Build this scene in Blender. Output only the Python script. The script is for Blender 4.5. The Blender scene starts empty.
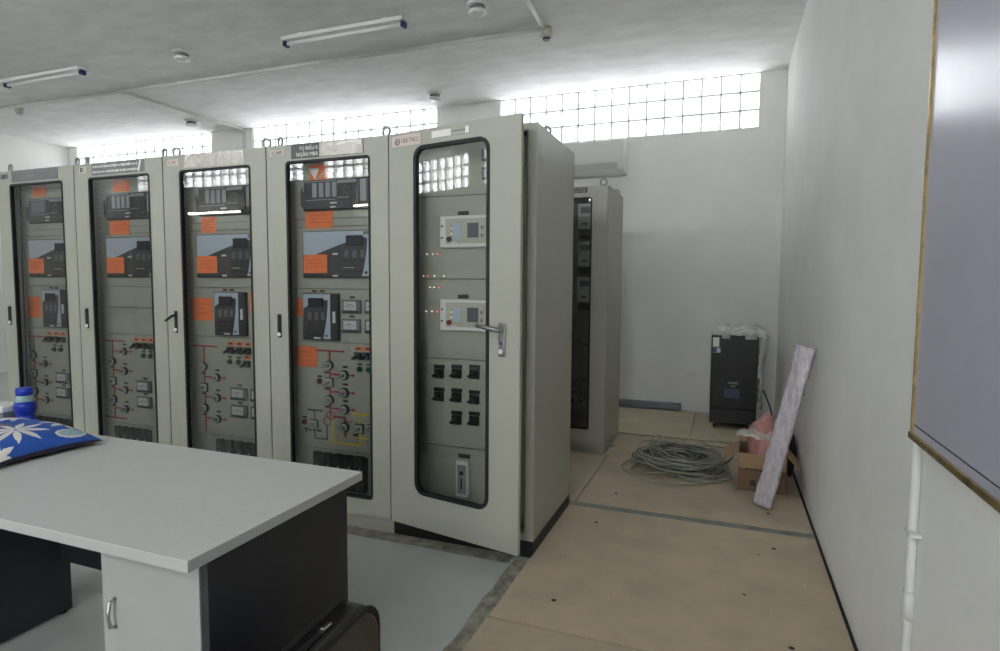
import bpy, bmesh, math, random
from mathutils import Vector, Matrix, noise
random.seed(7)
SC = bpy.context.scene
COL = SC.collection
PI = math.pi

# ------------------------------------------------------------------ materials
def lin(c):
    c = c / 255.0
    return c / 12.92 if c <= 0.04045 else ((c + 0.055) / 1.055) ** 2.4
def rgb(r, g, b):
    return (lin(r), lin(g), lin(b), 1.0)
_m = {}
def mat(name, col, rough=0.5, metal=0.0, var=0.0, vscale=8.0, bump=0.0, bscale=40.0, emit=0.0, spec=0.5, stretch=None, coat=0.0):
    if name in _m: return _m[name]
    m = bpy.data.materials.new(name); m.use_nodes = True
    nt = m.node_tree; b = nt.nodes['Principled BSDF']
    b.inputs['Base Color'].default_value = rgb(*col)
    b.inputs['Roughness'].default_value = rough
    b.inputs['Metallic'].default_value = metal
    b.inputs['Specular IOR Level'].default_value = spec
    b.inputs['Coat Weight'].default_value = coat
    if emit:
        b.inputs['Emission Color'].default_value = rgb(*col)
        b.inputs['Emission Strength'].default_value = emit
    tc = nt.nodes.new('ShaderNodeTexCoord'); vec = tc.outputs['Object']
    if stretch:
        mp = nt.nodes.new('ShaderNodeMapping'); mp.inputs['Scale'].default_value = stretch
        nt.links.new(vec, mp.inputs['Vector']); vec = mp.outputs['Vector']
    if var:
        n = nt.nodes.new('ShaderNodeTexNoise'); n.inputs['Scale'].default_value = vscale
        n.inputs['Detail'].default_value = 6; n.inputs['Roughness'].default_value = 0.62
        nt.links.new(vec, n.inputs['Vector'])
        r = nt.nodes.new('ShaderNodeValToRGB')
        lo = [max(0, c * (1 - var)) for c in col]; hi = [min(255, c * (1 + var * 0.6)) for c in col]
        r.color_ramp.elements[0].color = rgb(*lo); r.color_ramp.elements[0].position = 0.3
        r.color_ramp.elements[1].color = rgb(*hi); r.color_ramp.elements[1].position = 0.7
        nt.links.new(n.outputs['Fac'], r.inputs['Fac']); nt.links.new(r.outputs['Color'], b.inputs['Base Color'])
    if bump:
        n2 = nt.nodes.new('ShaderNodeTexNoise'); n2.inputs['Scale'].default_value = bscale; n2.inputs['Detail'].default_value = 4
        nt.links.new(vec, n2.inputs['Vector'])
        bp = nt.nodes.new('ShaderNodeBump'); bp.inputs['Strength'].default_value = bump; bp.inputs['Distance'].default_value = 0.01
        nt.links.new(n2.outputs['Fac'], bp.inputs['Height']); nt.links.new(bp.outputs['Normal'], b.inputs['Normal'])
    _m[name] = m
    return m

def glass_mat(name, tint=(0.88, 0.9, 0.895), ior=1.72, rough=0.01):
    if name in _m: return _m[name]
    m = bpy.data.materials.new(name); m.use_nodes = True; nt = m.node_tree; nt.nodes.clear()
    o = nt.nodes.new('ShaderNodeOutputMaterial'); mx = nt.nodes.new('ShaderNodeMixShader')
    t = nt.nodes.new('ShaderNodeBsdfTransparent'); t.inputs['Color'].default_value = (*tint, 1)
    g = nt.nodes.new('ShaderNodeBsdfGlossy'); g.inputs['Roughness'].default_value = rough
    f = nt.nodes.new('ShaderNodeFresnel'); f.inputs['IOR'].default_value = ior
    tc = nt.nodes.new('ShaderNodeTexCoord'); n = nt.nodes.new('ShaderNodeTexNoise'); n.inputs['Scale'].default_value = 2.2; n.inputs['Detail'].default_value = 0
    bp = nt.nodes.new('ShaderNodeBump'); bp.inputs['Strength'].default_value = 0.05; bp.inputs['Distance'].default_value = 0.02
    nt.links.new(tc.outputs['Object'], n.inputs['Vector']); nt.links.new(n.outputs['Fac'], bp.inputs['Height'])
    nt.links.new(bp.outputs['Normal'], g.inputs['Normal'])
    nt.links.new(f.outputs[0], mx.inputs[0]); nt.links.new(t.outputs[0], mx.inputs[1]); nt.links.new(g.outputs[0], mx.inputs[2])
    nt.links.new(mx.outputs[0], o.inputs[0]); _m[name] = m
    return m

def film_mat(name, col, opac, rough=0.25, bscale=25, bump=0.6, voro=False):
    """crinkled see-through plastic"""
    if name in _m: return _m[name]
    m = bpy.data.materials.new(name); m.use_nodes = True; nt = m.node_tree
    b = nt.nodes['Principled BSDF']; o = nt.nodes['Material Output']
    b.inputs['Base Color'].default_value = rgb(*col); b.inputs['Roughness'].default_value = rough
    b.inputs['Specular IOR Level'].default_value = 0.7
    t = nt.nodes.new('ShaderNodeBsdfTransparent'); mx = nt.nodes.new('ShaderNodeMixShader')
    tc = nt.nodes.new('ShaderNodeTexCoord')
    n = nt.nodes.new('ShaderNodeTexNoise'); n.inputs['Scale'].default_value = bscale; n.inputs['Detail'].default_value = 5
    n.inputs['Distortion'].default_value = 1.5
    nt.links.new(tc.outputs['Object'], n.inputs['Vector'])
    bp = nt.nodes.new('ShaderNodeBump'); bp.inputs['Strength'].default_value = bump; bp.inputs['Distance'].default_value = 0.03
    nt.links.new(n.outputs['Fac'], bp.inputs['Height']); nt.links.new(bp.outputs['Normal'], b.inputs['Normal'])
    r = nt.nodes.new('ShaderNodeMapRange'); r.inputs['From Min'].default_value = 0.35; r.inputs['From Max'].default_value = 0.7
    r.inputs['To Min'].default_value = max(0, opac * 0.6); r.inputs['To Max'].default_value = min(1, opac * 1.4 + 0.03)
    nt.links.new(n.outputs['Fac'], r.inputs['Value']); nt.links.new(r.outputs[0], mx.inputs[0])
    nt.links.new(t.outputs[0], mx.inputs[1]); nt.links.new(b.outputs[0], mx.inputs[2]); nt.links.new(mx.outputs[0], o.inputs[0])
    _m[name] = m
    return m

def block_mat():
    m = bpy.data.materials.new('glass_block'); m.use_nodes = True; nt = m.node_tree; nt.nodes.clear()
    o = nt.nodes.new('ShaderNodeOutputMaterial')
    t = nt.nodes.new('ShaderNodeBsdfTransparent'); t.inputs['Color'].default_value = (0.9, 0.92, 0.93, 1)
    tl = nt.nodes.new('ShaderNodeBsdfTranslucent'); tl.inputs['Color'].default_value = (0.9, 0.92, 0.95, 1)
    g = nt.nodes.new('ShaderNodeBsdfGlossy'); g.inputs['Roughness'].default_value = 0.15
    a = nt.nodes.new('ShaderNodeMixShader'); c = nt.nodes.new('ShaderNodeMixShader')
    tc = nt.nodes.new('ShaderNodeTexCoord'); n = nt.nodes.new('ShaderNodeTexNoise'); n.inputs['Scale'].default_value = 9
    n.inputs['Detail'].default_value = 3; nt.links.new(tc.outputs['Object'], n.inputs['Vector'])
    r = nt.nodes.new('ShaderNodeMapRange'); r.inputs['From Min'].default_value = 0.3; r.inputs['From Max'].default_value = 0.75
    r.inputs['To Min'].default_value = 0.3; r.inputs['To Max'].default_value = 0.75
    nt.links.new(n.outputs['Fac'], r.inputs['Value']); nt.links.new(r.outputs[0], a.inputs[0])
    nt.links.new(t.outputs[0], a.inputs[1]); nt.links.new(tl.outputs[0], a.inputs[2])
    c.inputs[0].default_value = 0.07
    nt.links.new(a.outputs[0], c.inputs[1]); nt.links.new(g.outputs[0], c.inputs[2]); nt.links.new(c.outputs[0], o.inputs[0])
    return m

M_WALL = mat('white_wall_paint', (226, 226, 222), 0.75, var=0.03, vscale=1.5, bump=0.08, bscale=60)
M_CEIL = mat('mottled_ceiling_plaster', (243, 242, 240), 0.85, var=0.05, vscale=3.2, bump=0.3, bscale=16, stretch=(1, 2.2, 1))
M_FLOOR = mat('grey_floor_paint', (182, 187, 184), 0.45, var=0.05, vscale=3, bump=0.05, bscale=30)
M_CONC = mat('bare_concrete', (146, 144, 130), 0.9, var=0.28, vscale=14, bump=0.5, bscale=30)
M_STRIP = mat('dusty_green_steel', (120, 126, 118), 0.7, var=0.15, vscale=10, bump=0.1)
M_BOARD = mat('tan_cement_board', (180, 165, 143), 0.8, var=0.07, vscale=3.5, bump=0.12, bscale=60)
M_BOARD_LIT = mat('pale_cement_board', (190, 177, 152), 0.8, var=0.06, vscale=4, bump=0.12, bscale=60)  # board colour lightened, the brighter light at the back is put into it
M_CAB = mat('pebble_grey_enamel', (163, 163, 150), 0.42, var=0.025, vscale=2.5, bump=0.05, bscale=220)
M_PANEL = mat('grey_rack_panel', (166, 167, 152), 0.5, var=0.03, vscale=5)
M_DARKIN = mat('dark_interior', (120, 121, 114), 0.7, var=0.1)
M_BLACK = mat('black_plastic', (24, 24, 26), 0.45, var=0.1)
M_RUB = mat('black_rubber', (16, 16, 17), 0.6)
M_DGREY = mat('charcoal_plastic', (50, 52, 56), 0.45, var=0.06)
M_LGREY = mat('light_grey_plastic', (150, 155, 160), 0.45)
M_MGREY = mat('mid_grey_plastic', (112, 116, 118), 0.5, var=0.05)
M_FACE = mat('pale_blue_grey_face', (178, 190, 204), 0.5)
M_SCREEN = mat('navy_display', (22, 24, 44), 0.2)
M_WHITE = mat('white_plastic', (222, 222, 218), 0.45)
M_METAL = mat('brushed_steel', (150, 150, 148), 0.32, metal=0.9, var=0.08)
M_CHROME = mat('satin_chrome', (190, 190, 190), 0.25, metal=1.0)
M_ORANGE = mat('orange_sticker_paper', (246, 124, 60), 0.6, var=0.06, vscale=20)
M_RED = mat('mimic_red', (160, 40, 34), 0.5)
M_YEL = mat('mimic_yellow', (240, 200, 30), 0.5)
M_LINE = mat('mimic_black', (36, 36, 36), 0.5)
M_GREENL = mat('green_lens', (30, 96, 58), 0.25)
M_REDL = mat('red_lens', (130, 28, 24), 0.25)
M_GLASS = glass_mat('cabinet_glass')
M_BEIGE = mat('beige_instrument_face', (186, 182, 164), 0.5)
M_BLOCK = block_mat()
M_MORTAR = mat('white_mortar', (206, 206, 204), 0.8, var=0.05)
_nt = M_MORTAR.node_tree; _mx = _nt.nodes.new('ShaderNodeMixShader'); _tl = _nt.nodes.new('ShaderNodeBsdfTranslucent'); _tl.inputs['Color'].default_value = (0.8, 0.8, 0.8, 1)
_mx.inputs[0].default_value = 0.22; _nt.links.new(_nt.nodes['Principled BSDF'].outputs[0], _mx.inputs[1]); _nt.links.new(_tl.outputs[0], _mx.inputs[2])
_nt.links.new(_mx.outputs[0], _nt.nodes['Material Output'].inputs[0])
M_PVC = mat('white_pvc', (212, 212, 206), 0.4)
M_LEDR = mat('red_led', (255, 70, 60), 0.4, emit=1.6)
M_LEDW = mat('white_led', (255, 240, 225), 0.4, emit=1.2)

# ------------------------------------------------------------------ mesh builder
class MB:
    def __init__(s, *mats):
        s.bm = bmesh.new(); s.mats = list(mats) or [M_CAB]
    def mi(s, m):
        if m is None: return 0
        if m not in s.mats: s.mats.append(m)
        return s.mats.index(m)
    def face(s, pts, m=None, smooth=False):
        f = s.bm.faces.new([s.bm.verts.new(p) for p in pts]); f.material_index = s.mi(m); f.smooth = smooth
        return s
    def box(s, x0, x1, y0, y1, z0, z1, m=None, bev=0.0, seg=2):
        r = bmesh.ops.create_cube(s.bm, size=1.0)
        vs = r['verts']
        for v in vs:
            v.co = Vector(((x0 + x1) / 2 + v.co.x * (x1 - x0), (y0 + y1) / 2 + v.co.y * (y1 - y0), (z0 + z1) / 2 + v.co.z * (z1 - z0)))
        fs = set(f for v in vs for f in v.link_faces)
        i = s.mi(m)
        for f in fs: f.material_index = i
        if bev:
            es = list(set(e for v in vs for e in v.link_edges))
            rr = bmesh.ops.bevel(s.bm, geom=es, offset=bev, segments=seg, profile=0.5, affect='EDGES', clamp_overlap=True)
            for f in rr['faces']: f.material_index = i; f.smooth = seg > 1
        return s
    def loops(s, rings, m=None, close=True, caps=True, smooth=True):
        i = s.mi(m); V = [[s.bm.verts.new(p) for p in r] for r in rings]
        n = len(V[0])
        for a, b in zip(V[:-1], V[1:]):
            for k in range(n if close else n - 1):
                f = s.bm.faces.new((a[k], a[(k + 1) % n], b[(k + 1) % n], b[k])); f.material_index = i; f.smooth = smooth
        if caps:
            for r, fl in ((V[0], True), (V[-1], False)):
                f = s.bm.faces.new(list(reversed(r)) if fl else r); f.material_index = i
        return s
    def tube(s, pts, r, seg=8, m=None, closed=False, smooth=True):
        pts = [Vector(p) for p in pts]; rings = []; N = len(pts); up = Vector((0, 0, 1)); prev = None
        for k, p in enumerate(pts):
            a = pts[(k - 1) % N] if (k > 0 or closed) else p
            b = pts[(k + 1) % N] if (k < N - 1 or closed) else p
            t = (b - a).normalized()
            if prev is None:
                u = t.cross(up)
                if u.length < 1e-3: u = t.cross(Vector((1, 0, 0)))
            else:
                u = prev - t * prev.dot(t)
            u.normalize(); prev = u; v = t.cross(u)
            rad = r[k] if isinstance(r, (list, tuple)) else r
            rings.append([p + (u * math.cos(2 * PI * j / seg) + v * math.sin(2 * PI * j / seg)) * rad for j in range(seg)])
        if closed: rings.append(rings[0])
        return s.loops(rings, m, caps=not closed, smooth=smooth)
    def cyl(s, p0, p1, r, seg=16, m=None, r1=None):
        return s.tube([p0, p1], [r, r if r1 is None else r1], seg, m)
    def lathe(s, c, prof, seg=20, m=None, axis='z'):
        rings = []
        for r, h in prof:
            ring = []
            for j in range(seg):
                a = 2 * PI * j / seg; x, y = r * math.cos(a), r * math.sin(a)
                ring.append(Vector(c) + (Vector((x, y, h)) if axis == 'z' else Vector((x, h, y))))
            rings.append(ring)
        return s.loops(rings, m)
    def prism_xz(s, poly, y0, y1, m=None):
        """polygon in x,z facing -y extruded from y0 (front) to y1"""
        return s.loops([[(x, y0, z) for x, z in poly], [(x, y1, z) for x, z in poly]], m, smooth=False)
    def ring_xz(s, outer, inner, y0, y1, m=None):
        i = s.mi(m); n = len(outer); L = []
        for poly, y in ((outer, y0), (outer, y1), (inner, y1), (inner, y0)):
            L.append([s.bm.verts.new((x, y, z)) for x, z in poly])
        for a, b in zip(L, L[1:] + L[:1]):
            for k in range(n):
                f = s.bm.faces.new((a[k], a[(k + 1) % n], b[(k + 1) % n], b[k])); f.material_index = i
        return s
    def text(s, txt, x, y, z, h, m=None, width=None):
        """lettering in the x,z plane facing -y, (x,z) its lower left"""
        cu = bpy.data.curves.new('lettering', 'FONT'); cu.body = txt; cu.size = 1.0
        ob = bpy.data.objects.new('lettering', cu); COL.objects.link(ob)
        dg = bpy.context.evaluated_depsgraph_get(); dg.update()
        me = bpy.data.meshes.new_from_object(ob.evaluated_get(dg))
        if len(me.vertices):
            xs = [v.co.x for v in me.vertices]; ys = [v.co.y for v in me.vertices]
            kz = h / 0.70; kx = kz if width is None else width / max(1e-6, max(xs) - min(xs)); x00 = min(xs)
            V = [s.bm.verts.new((x + (v.co.x - x00) * kx, y, z + v.co.y * kz)) for v in me.vertices]
            i = s.mi(m)
            for p in me.polygons:
                try:
                    f = s.bm.faces.new([V[k] for k in p.vertices]); f.material_index = i
                except ValueError: pass
        bpy.data.objects.remove(ob); bpy.data.curves.remove(cu); bpy.data.meshes.remove(me)
        return s
    def build(s, name, parent=None, loc=None, recalc=True):
        if recalc: bmesh.ops.recalc_face_normals(s.bm, faces=s.bm.faces[:])
        me = bpy.data.meshes.new(name); s.bm.to_mesh(me); s.bm.free()
        for m in s.mats: me.materials.append(m)
        o = bpy.data.objects.new(name, me); COL.objects.link(o)
        if parent: o.parent = parent
        if loc: o.location = loc
        return o

def rrect(x0, x1, z0, z1, r, n=5):
    pts = []
    for cx, cz, a0 in ((x1 - r, z1 - r, 0), (x0 + r, z1 - r, 90), (x0 + r, z0 + r, 180), (x1 - r, z0 + r, 270)):
        for k in range(n + 1):
            a = math.radians(a0 + 90 * k / n); pts.append((cx + r * math.cos(a), cz + r * math.sin(a)))
    return pts

def tag(o, label, cat, group=None):
    o['label'] = label; o['category'] = cat
    if group: o['group'] = group
    return o
def thing(name, label, cat, loc=(0, 0, 0), rz=0.0, group=None):
    o = bpy.data.objects.new(name, None); COL.objects.link(o); o.empty_display_size = 0.1
    o.location = loc; o.rotation_euler = (0, 0, rz)
    return tag(o, label, cat, group)
def struct(mb, name, loc=None):
    o = mb.build(name, loc=loc); o['kind'] = 'structure'; return o
def copy_thing(root, loc):
    r = root.copy(); COL.objects.link(r); r.location = loc
    for ch in root.children:
        c = ch.copy(); COL.objects.link(c); c.parent = r
        for g in ch.children:
            d = g.copy(); COL.objects.link(d); d.parent = c
    return r

# ------------------------------------------------------------------ room
XL, XR, YB, YF, H = -8.4, 2.165, 3.95, -5.0, 3.52
T = 0.12
WZ0 = 2.97
BW = [(-8.22, -5.36), (-4.60, -1.72), (-0.90, 1.925)]
FW = [(-8.22, -4.58), (-4.22, -1.45), (-0.90, 1.925)]
struct(MB(M_FLOOR).box(XL - T, XR + T, YF - T, YB + T, -0.15, 0.0), 'floor')
struct(MB(M_CEIL).box(XL - T, XR + T, YF - T, YB + T, H, H + 0.15), 'ceiling')
struct(MB(M_WALL).box(XL - T, XL, YF, YB, 0, H), 'wall_left')
struct(MB(M_WALL).box(XR, XR + T, YF, YB, 0, H), 'wall_right')
def win_wall(name, y0, y1, wins, door=None):
    mb = MB(M_WALL)
    if door:
        mb.box(XL - T, door[0], y0, y1, 0, WZ0).box(door[1], XR + T, y0, y1, 0, WZ0).box(door[0], door[1], y0, y1, door[2], WZ0)
    else:
        mb.box(XL - T, XR + T, y0, y1, 0, WZ0)
    e = [XL - T] + [v for w in wins for v in w] + [XR + T]
    for a, b in zip(e[::2], e[1::2]): mb.box(a, b, y0, y1, WZ0, H)
    struct(mb, name)
win_wall('wall_back', YB, YB + T, BW)
win_wall('wall_front', YF - T, YF, FW, (0.1, 1.8, 2.2))  # doorway opening is an unseen addition, cut to let in extra light
def block_window(name, x0, x1, yc, sgn):
    n = round((x1 - x0) / 0.188); w = (x1 - x0) / n; hh = (H - WZ0) / 3; g = 0.009
    mb = MB(M_MORTAR, M_BLOCK)
    for i in range(n + 1): mb.box(x0 + i * w - g, x0 + i * w + g, yc - 0.04, yc + 0.04, WZ0, H, M_MORTAR)
    for j in range(4): mb.box(x0, x1, yc - 0.039, yc + 0.039, WZ0 + j * hh - g, WZ0 + j * hh + g, M_MORTAR)
    for i in range(n):
        for j in range(3):
            a, b, c, d = x0 + i * w + g, x0 + (i + 1) * w - g, WZ0 + j * hh + g, WZ0 + (j + 1) * hh - g
            o = 0.025; y1 = yc - sgn * 0.03; y2 = yc - sgn * 0.04
            O = [(a, y1, c), (b, y1, c), (b, y1, d), (a, y1, d)]
            I = [(a + o, y2, c + o), (b - o, y2, c + o), (b - o, y2, d - o), (a + o, y2, d - o)]
            mb.face(I, M_BLOCK)
            for k in range(4): mb.face([O[k], O[(k + 1) % 4], I[(k + 1) % 4], I[k]], M_BLOCK)
    struct(mb, name)
for k, (a, b) in enumerate(BW): block_window('window_%d' % (k + 1), a, b, YB + 0.05, 1)
for k, (a, b) in enumerate(FW): block_window('window_%d' % (k + 4), a, b, YF - 0.05, -1)
# strip of bare concrete beside the painted floor, and recessed frame of the cable trench
strip = MB(M_CONC)
def ragged(x): return x
pts = []
N = 46
for k in range(N + 1):
    y = -3.6 + k * (3.57 / N)
    pts.append((0.715 + 0.022 * noise.noise(Vector((y * 7, 1.3, 0))) - 0.004 * (k % 2), y))
rl = [[(x, y, 0.0025), (0.83, y, 0.0025)] for x, y in pts]
for a, b in zip(rl[:-1], rl[1:]): strip.face([a[0], a[1], b[1], b[0]])
struct(strip, 'trim_1')
st2 = MB(M_CONC)
for k in range(40):
    x0 = -3.3 + k * 0.1; y0 = -0.075 - 0.02 * abs(noise.noise(Vector((x0 * 6, 0, 2))))
    st2.face([(x0, y0, 0.002), (x0 + 0.1, -0.075 - 0.02 * abs(noise.noise(Vector(((x0 + 0.1) * 6, 0, 2)))), 0.002), (x0 + 0.1, 0.03, 0.002), (x0, 0.03, 0.002)])
struct(st2, 'trim_2')
struct(MB(M_STRIP).box(0.82, XR - 0.02, 0.745, 0.812, 0.0005, 0.0185).box(0.79, XR - 0.02, 2.604, 2.666, 0.0005, 0.016), 'trim_3')
struct(MB(M_RUB).box(XR - 0.012, XR, -3.6, 3.94, 0.0, 0.006), 'baseboard_right')

# floor boards
M_FOILW_ = mat('paint_fleck', (206, 198, 184), 0.8)
def board(x0, x1, y0, y1, label, m=None, group=None, screws=True):
    mb = MB(m or M_BOARD); mb.box(x0, x1, y0, y1, 0.0065, 0.022, bev=0.002, seg=1)
    for fx in (0.16, 0.84):
        for fy in (0.16, 0.84):
            if screws:
                x, y = x0 + (x1 - x0) * fx, y0 + (y1 - y0) * fy
                mb.cyl((x, y, 0.0215), (x, y, 0.0228), 0.011, 10, M_RUB)
    RR = random.Random(int(x0 * 100 + y0 * 1000))
    for k in range(9):
        x, y, a = RR.uniform(x0 + 0.05, x1 - 0.05), RR.uniform(y0 + 0.05, y1 - 0.05), RR.uniform(0.003, 0.009)
        mb.face([(x + a * math.cos(q) * RR.uniform(0.6, 1.2), y + a * math.sin(q) * RR.uniform(0.6, 1.2), 0.0224) for q in (0, 1.3, 2.4, 3.6, 5)], M_FOILW_ if k % 3 else M_RUB)
    o = mb.build('floor_board'); return tag(o, label, 'floor board')
board(0.795, 2.145, -0.572, 0.742, 'large tan floor board beside the open-door cabinet, before the grey strip')
board(0.79, 2.145, -1.95, -0.582, 'tan floor board at the bottom edge of the photo')
board(0.825, 2.145, 0.815, 2.20, 'tan floor board under the coil of grey cable')
board(0.79, 1.150, 2.205, 2.60, 'small tan floor board behind the coil, beside the rear cabinet', screws=False)
board(1.156, 2.145, 2.205, 2.60, 'tan floor board behind the cardboard box and the coil', screws=False)
board(0.60, 1.395, 2.67, 3.78, 'pale floor board by the back wall with the grey plank', M_BOARD_LIT, screws=False)
board(1.403, 2.145, 2.67, 3.78, 'pale floor board under the black wrapped unit', M_BOARD_LIT, screws=False)
board(-0.50, 0.818, 0.815, 1.90, 'tan floor board between the two grey cabinet rows', screws=False)

# ------------------------------------------------------------------ cabinet pieces
PY = 0.085      # face of the rack panels behind the door
CH = 2.138
def shell(root, m=M_CAB, plinth=M_CAB, depth=0.747, eyes=None):
    W = 0.8; t = 0.004
    mb = MB(m, M_DARKIN)
    mb.box(0.001, t, 0.012, depth, 0.088, CH).box(W - t, W - 0.001, 0.012, depth, 0.088, CH)
    mb.box(0.001, W - 0.001, 0.012, depth, CH - t, CH, bev=0.001, seg=1).box(0.001, W - 0.001, 0.012, depth, 0.088, 0.088 + t)
    mb.box(0.001, W - 0.001, depth - t, depth, 0.088, CH)
    mb.ring_xz(rrect(0.0045, W - 0.0045, 0.0925, CH - 0.0045, 0.002, 1), rrect(0.05, W - 0.05, 0.13, CH - 0.035, 0.002, 1), 0.0125, 0.03)
    mb.ring_xz(rrect(0.045, W - 0.045, 0.125, CH - 0.03, 0.002, 1), rrect(0.052, W - 0.052, 0.132, CH - 0.037, 0.002, 1), 0.0085, 0.0125, M_DARKIN)
    mb.box(-0.0035, 0.0035, -0.002, 0.0115, 0.10, CH - 0.01, M_RUB)  # dark strip stands in for the shade in the gap beside the door
    mb.build('body', root)
    MB(plinth).box(0.002, W - 0.002, 0.02, depth - 0.004, 0.0, 0.0885).build('plinth', root)
    for x, y in eyes or ((0.05, 0.05), (0.75, 0.05), (0.05, depth - 0.06), (0.75, depth - 0.06)):
        e = MB(mat('zinc_grey', (158, 158, 156), 0.45))
        e.cyl((x, y, CH), (x, y, CH + 0.012), 0.016, 12)
        a0 = random.uniform(-0.6, 0.6) if x < 0.4 else random.uniform(-0.3, 0.3)
        c = Vector((x, y, CH + 0.033)); ux = Vector((math.cos(a0), math.sin(a0), 0))
        e.tube([c + ux * 0.025 * math.cos(2 * PI * k / 16) + Vector((0, 0, 0.025 * math.sin(2 * PI * k / 16))) for k in range(16)], 0.007, 6, closed=True)
        e.build('lifting_eye', root)

def door(root, gx0, gx1, gz0, gz1, r, rz=0.0, gk=0.011):
    mb = MB(M_CAB)
    mb.ring_xz(rrect(0.005, 0.796, 0.088, CH - 0.002, 0.003, 5), rrect(gx0, gx1, gz0, gz1, r, 5), -0.012, 0.008)
    d = mb.build('door', root); d.rotation_euler = (0, 0, rz)
    o = rrect(gx0 - 0.001, gx1 + 0.001, gz0 - 0.001, gz1 + 0.001, r, 5); i = rrect(gx0 + gk, gx1 - gk, gz0 + gk, gz1 - gk, max(0.004, r - gk), 5)
    MB(M_RUB).ring_xz(o, i, -0.0155, 0.009).build('gasket', d)
    g = MB(M_GLASS)
    a = rrect(gx0 + 0.003, gx1 - 0.003, gz0 + 0.003, gz1 - 0.003, max(0.004, r - 0.003), 5)
    g.face([(x, -0.004, z) for x, z in a])
    g.build('glass', d)
    return d
def plate(parent, name, x0, x1, z0, z1, m, y=-0.0145, th=0.0025, texts=(), extra=None):
    mb = MB(m); mb.box(x0, x1, y, y + th, z0, z1)
    for t, x, z, h, tm, w in texts: mb.text(t, x, y - 0.0006, z, h, tm, w)
    if extra: extra(mb, y - 0.0005)
    return mb.build(name, parent)
def swing_handle(d, out=False):
    mb = MB(M_BLACK)
    mb.box(0.061, 0.089, -0.018, -0.0115, 1.055, 1.19, bev=0.004, seg=1)
    if out:
        mb.tube([(0.075, -0.02, 1.165), (0.07, -0.04, 1.16), (0.04, -0.062, 1.13)], 0.008, 8)
    else:
        mb.box(0.066, 0.084, -0.026, -0.017, 1.085, 1.185, bev=0.003, seg=1)
    mb.cyl((0.075, -0.023, 1.074), (0.075, -0.012, 1.074), 0.011, 12, M_WHITE)
    mb.build('door_handle', d)

def rack_panels(root, zs, x0=0.10, x1=0.70):
    for a, b in zip(zs[:-1], zs[1:]):
        mb = MB(M_PANEL); mb.box(x0, x1, PY, PY + 0.003, min(a, b) + 0.0018, max(a, b) - 0.0018, bev=0.001, seg=1)
        mb.build('rack_panel', root)
    mb = MB(M_PANEL); mb.box(x0 - 0.03, x0 + 0.01, PY + 0.004, PY + 0.03, 0.13, 2.1).box(x1 - 0.01, x1 + 0.03, PY + 0.004, PY + 0.03, 0.13, 2.1)
    for k in range(60): mb.box(x0 - 0.026, x0 - 0.008, PY + 0.003, PY + 0.005, 0.16 + k * 0.032, 0.168 + k * 0.032, M_MGREY)
    mb.build('rack_frame', root)
    MB(M_DARKIN).box(x0 - 0.02, x1 + 0.02, PY + 0.031, PY + 0.034, 0.13, 2.1).build('back_plate', root)

def tagbox(mb, x, z, w=0.032, h=0.011, m=M_BLACK):
    mb.box(x - w / 2, x + w / 2, PY - 0.002, PY + 0.001, z - h / 2, z + h / 2, m)

def sticker(root, x0, x1, z0, z1, y=PY, marks=True):
    mb = MB(M_ORANGE); mb.box(x0, x1, y - 0.0022, y - 0.0002, z0, z1)
    if marks:
        md = mat('faded_orange_print', (226, 104, 44), 0.6)
        for k in range(3):
            z = z1 - (z1 - z0) * (0.3 + 0.2 * k)
            mb.box(x0 + (x1 - x0) * 0.15, x0 + (x1 - x0) * (0.85 - 0.15 * (k % 2)), y - 0.0028, y - 0.002, z, z + 0.006, md)
    return mb.build('orange_sticker', root)

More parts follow.
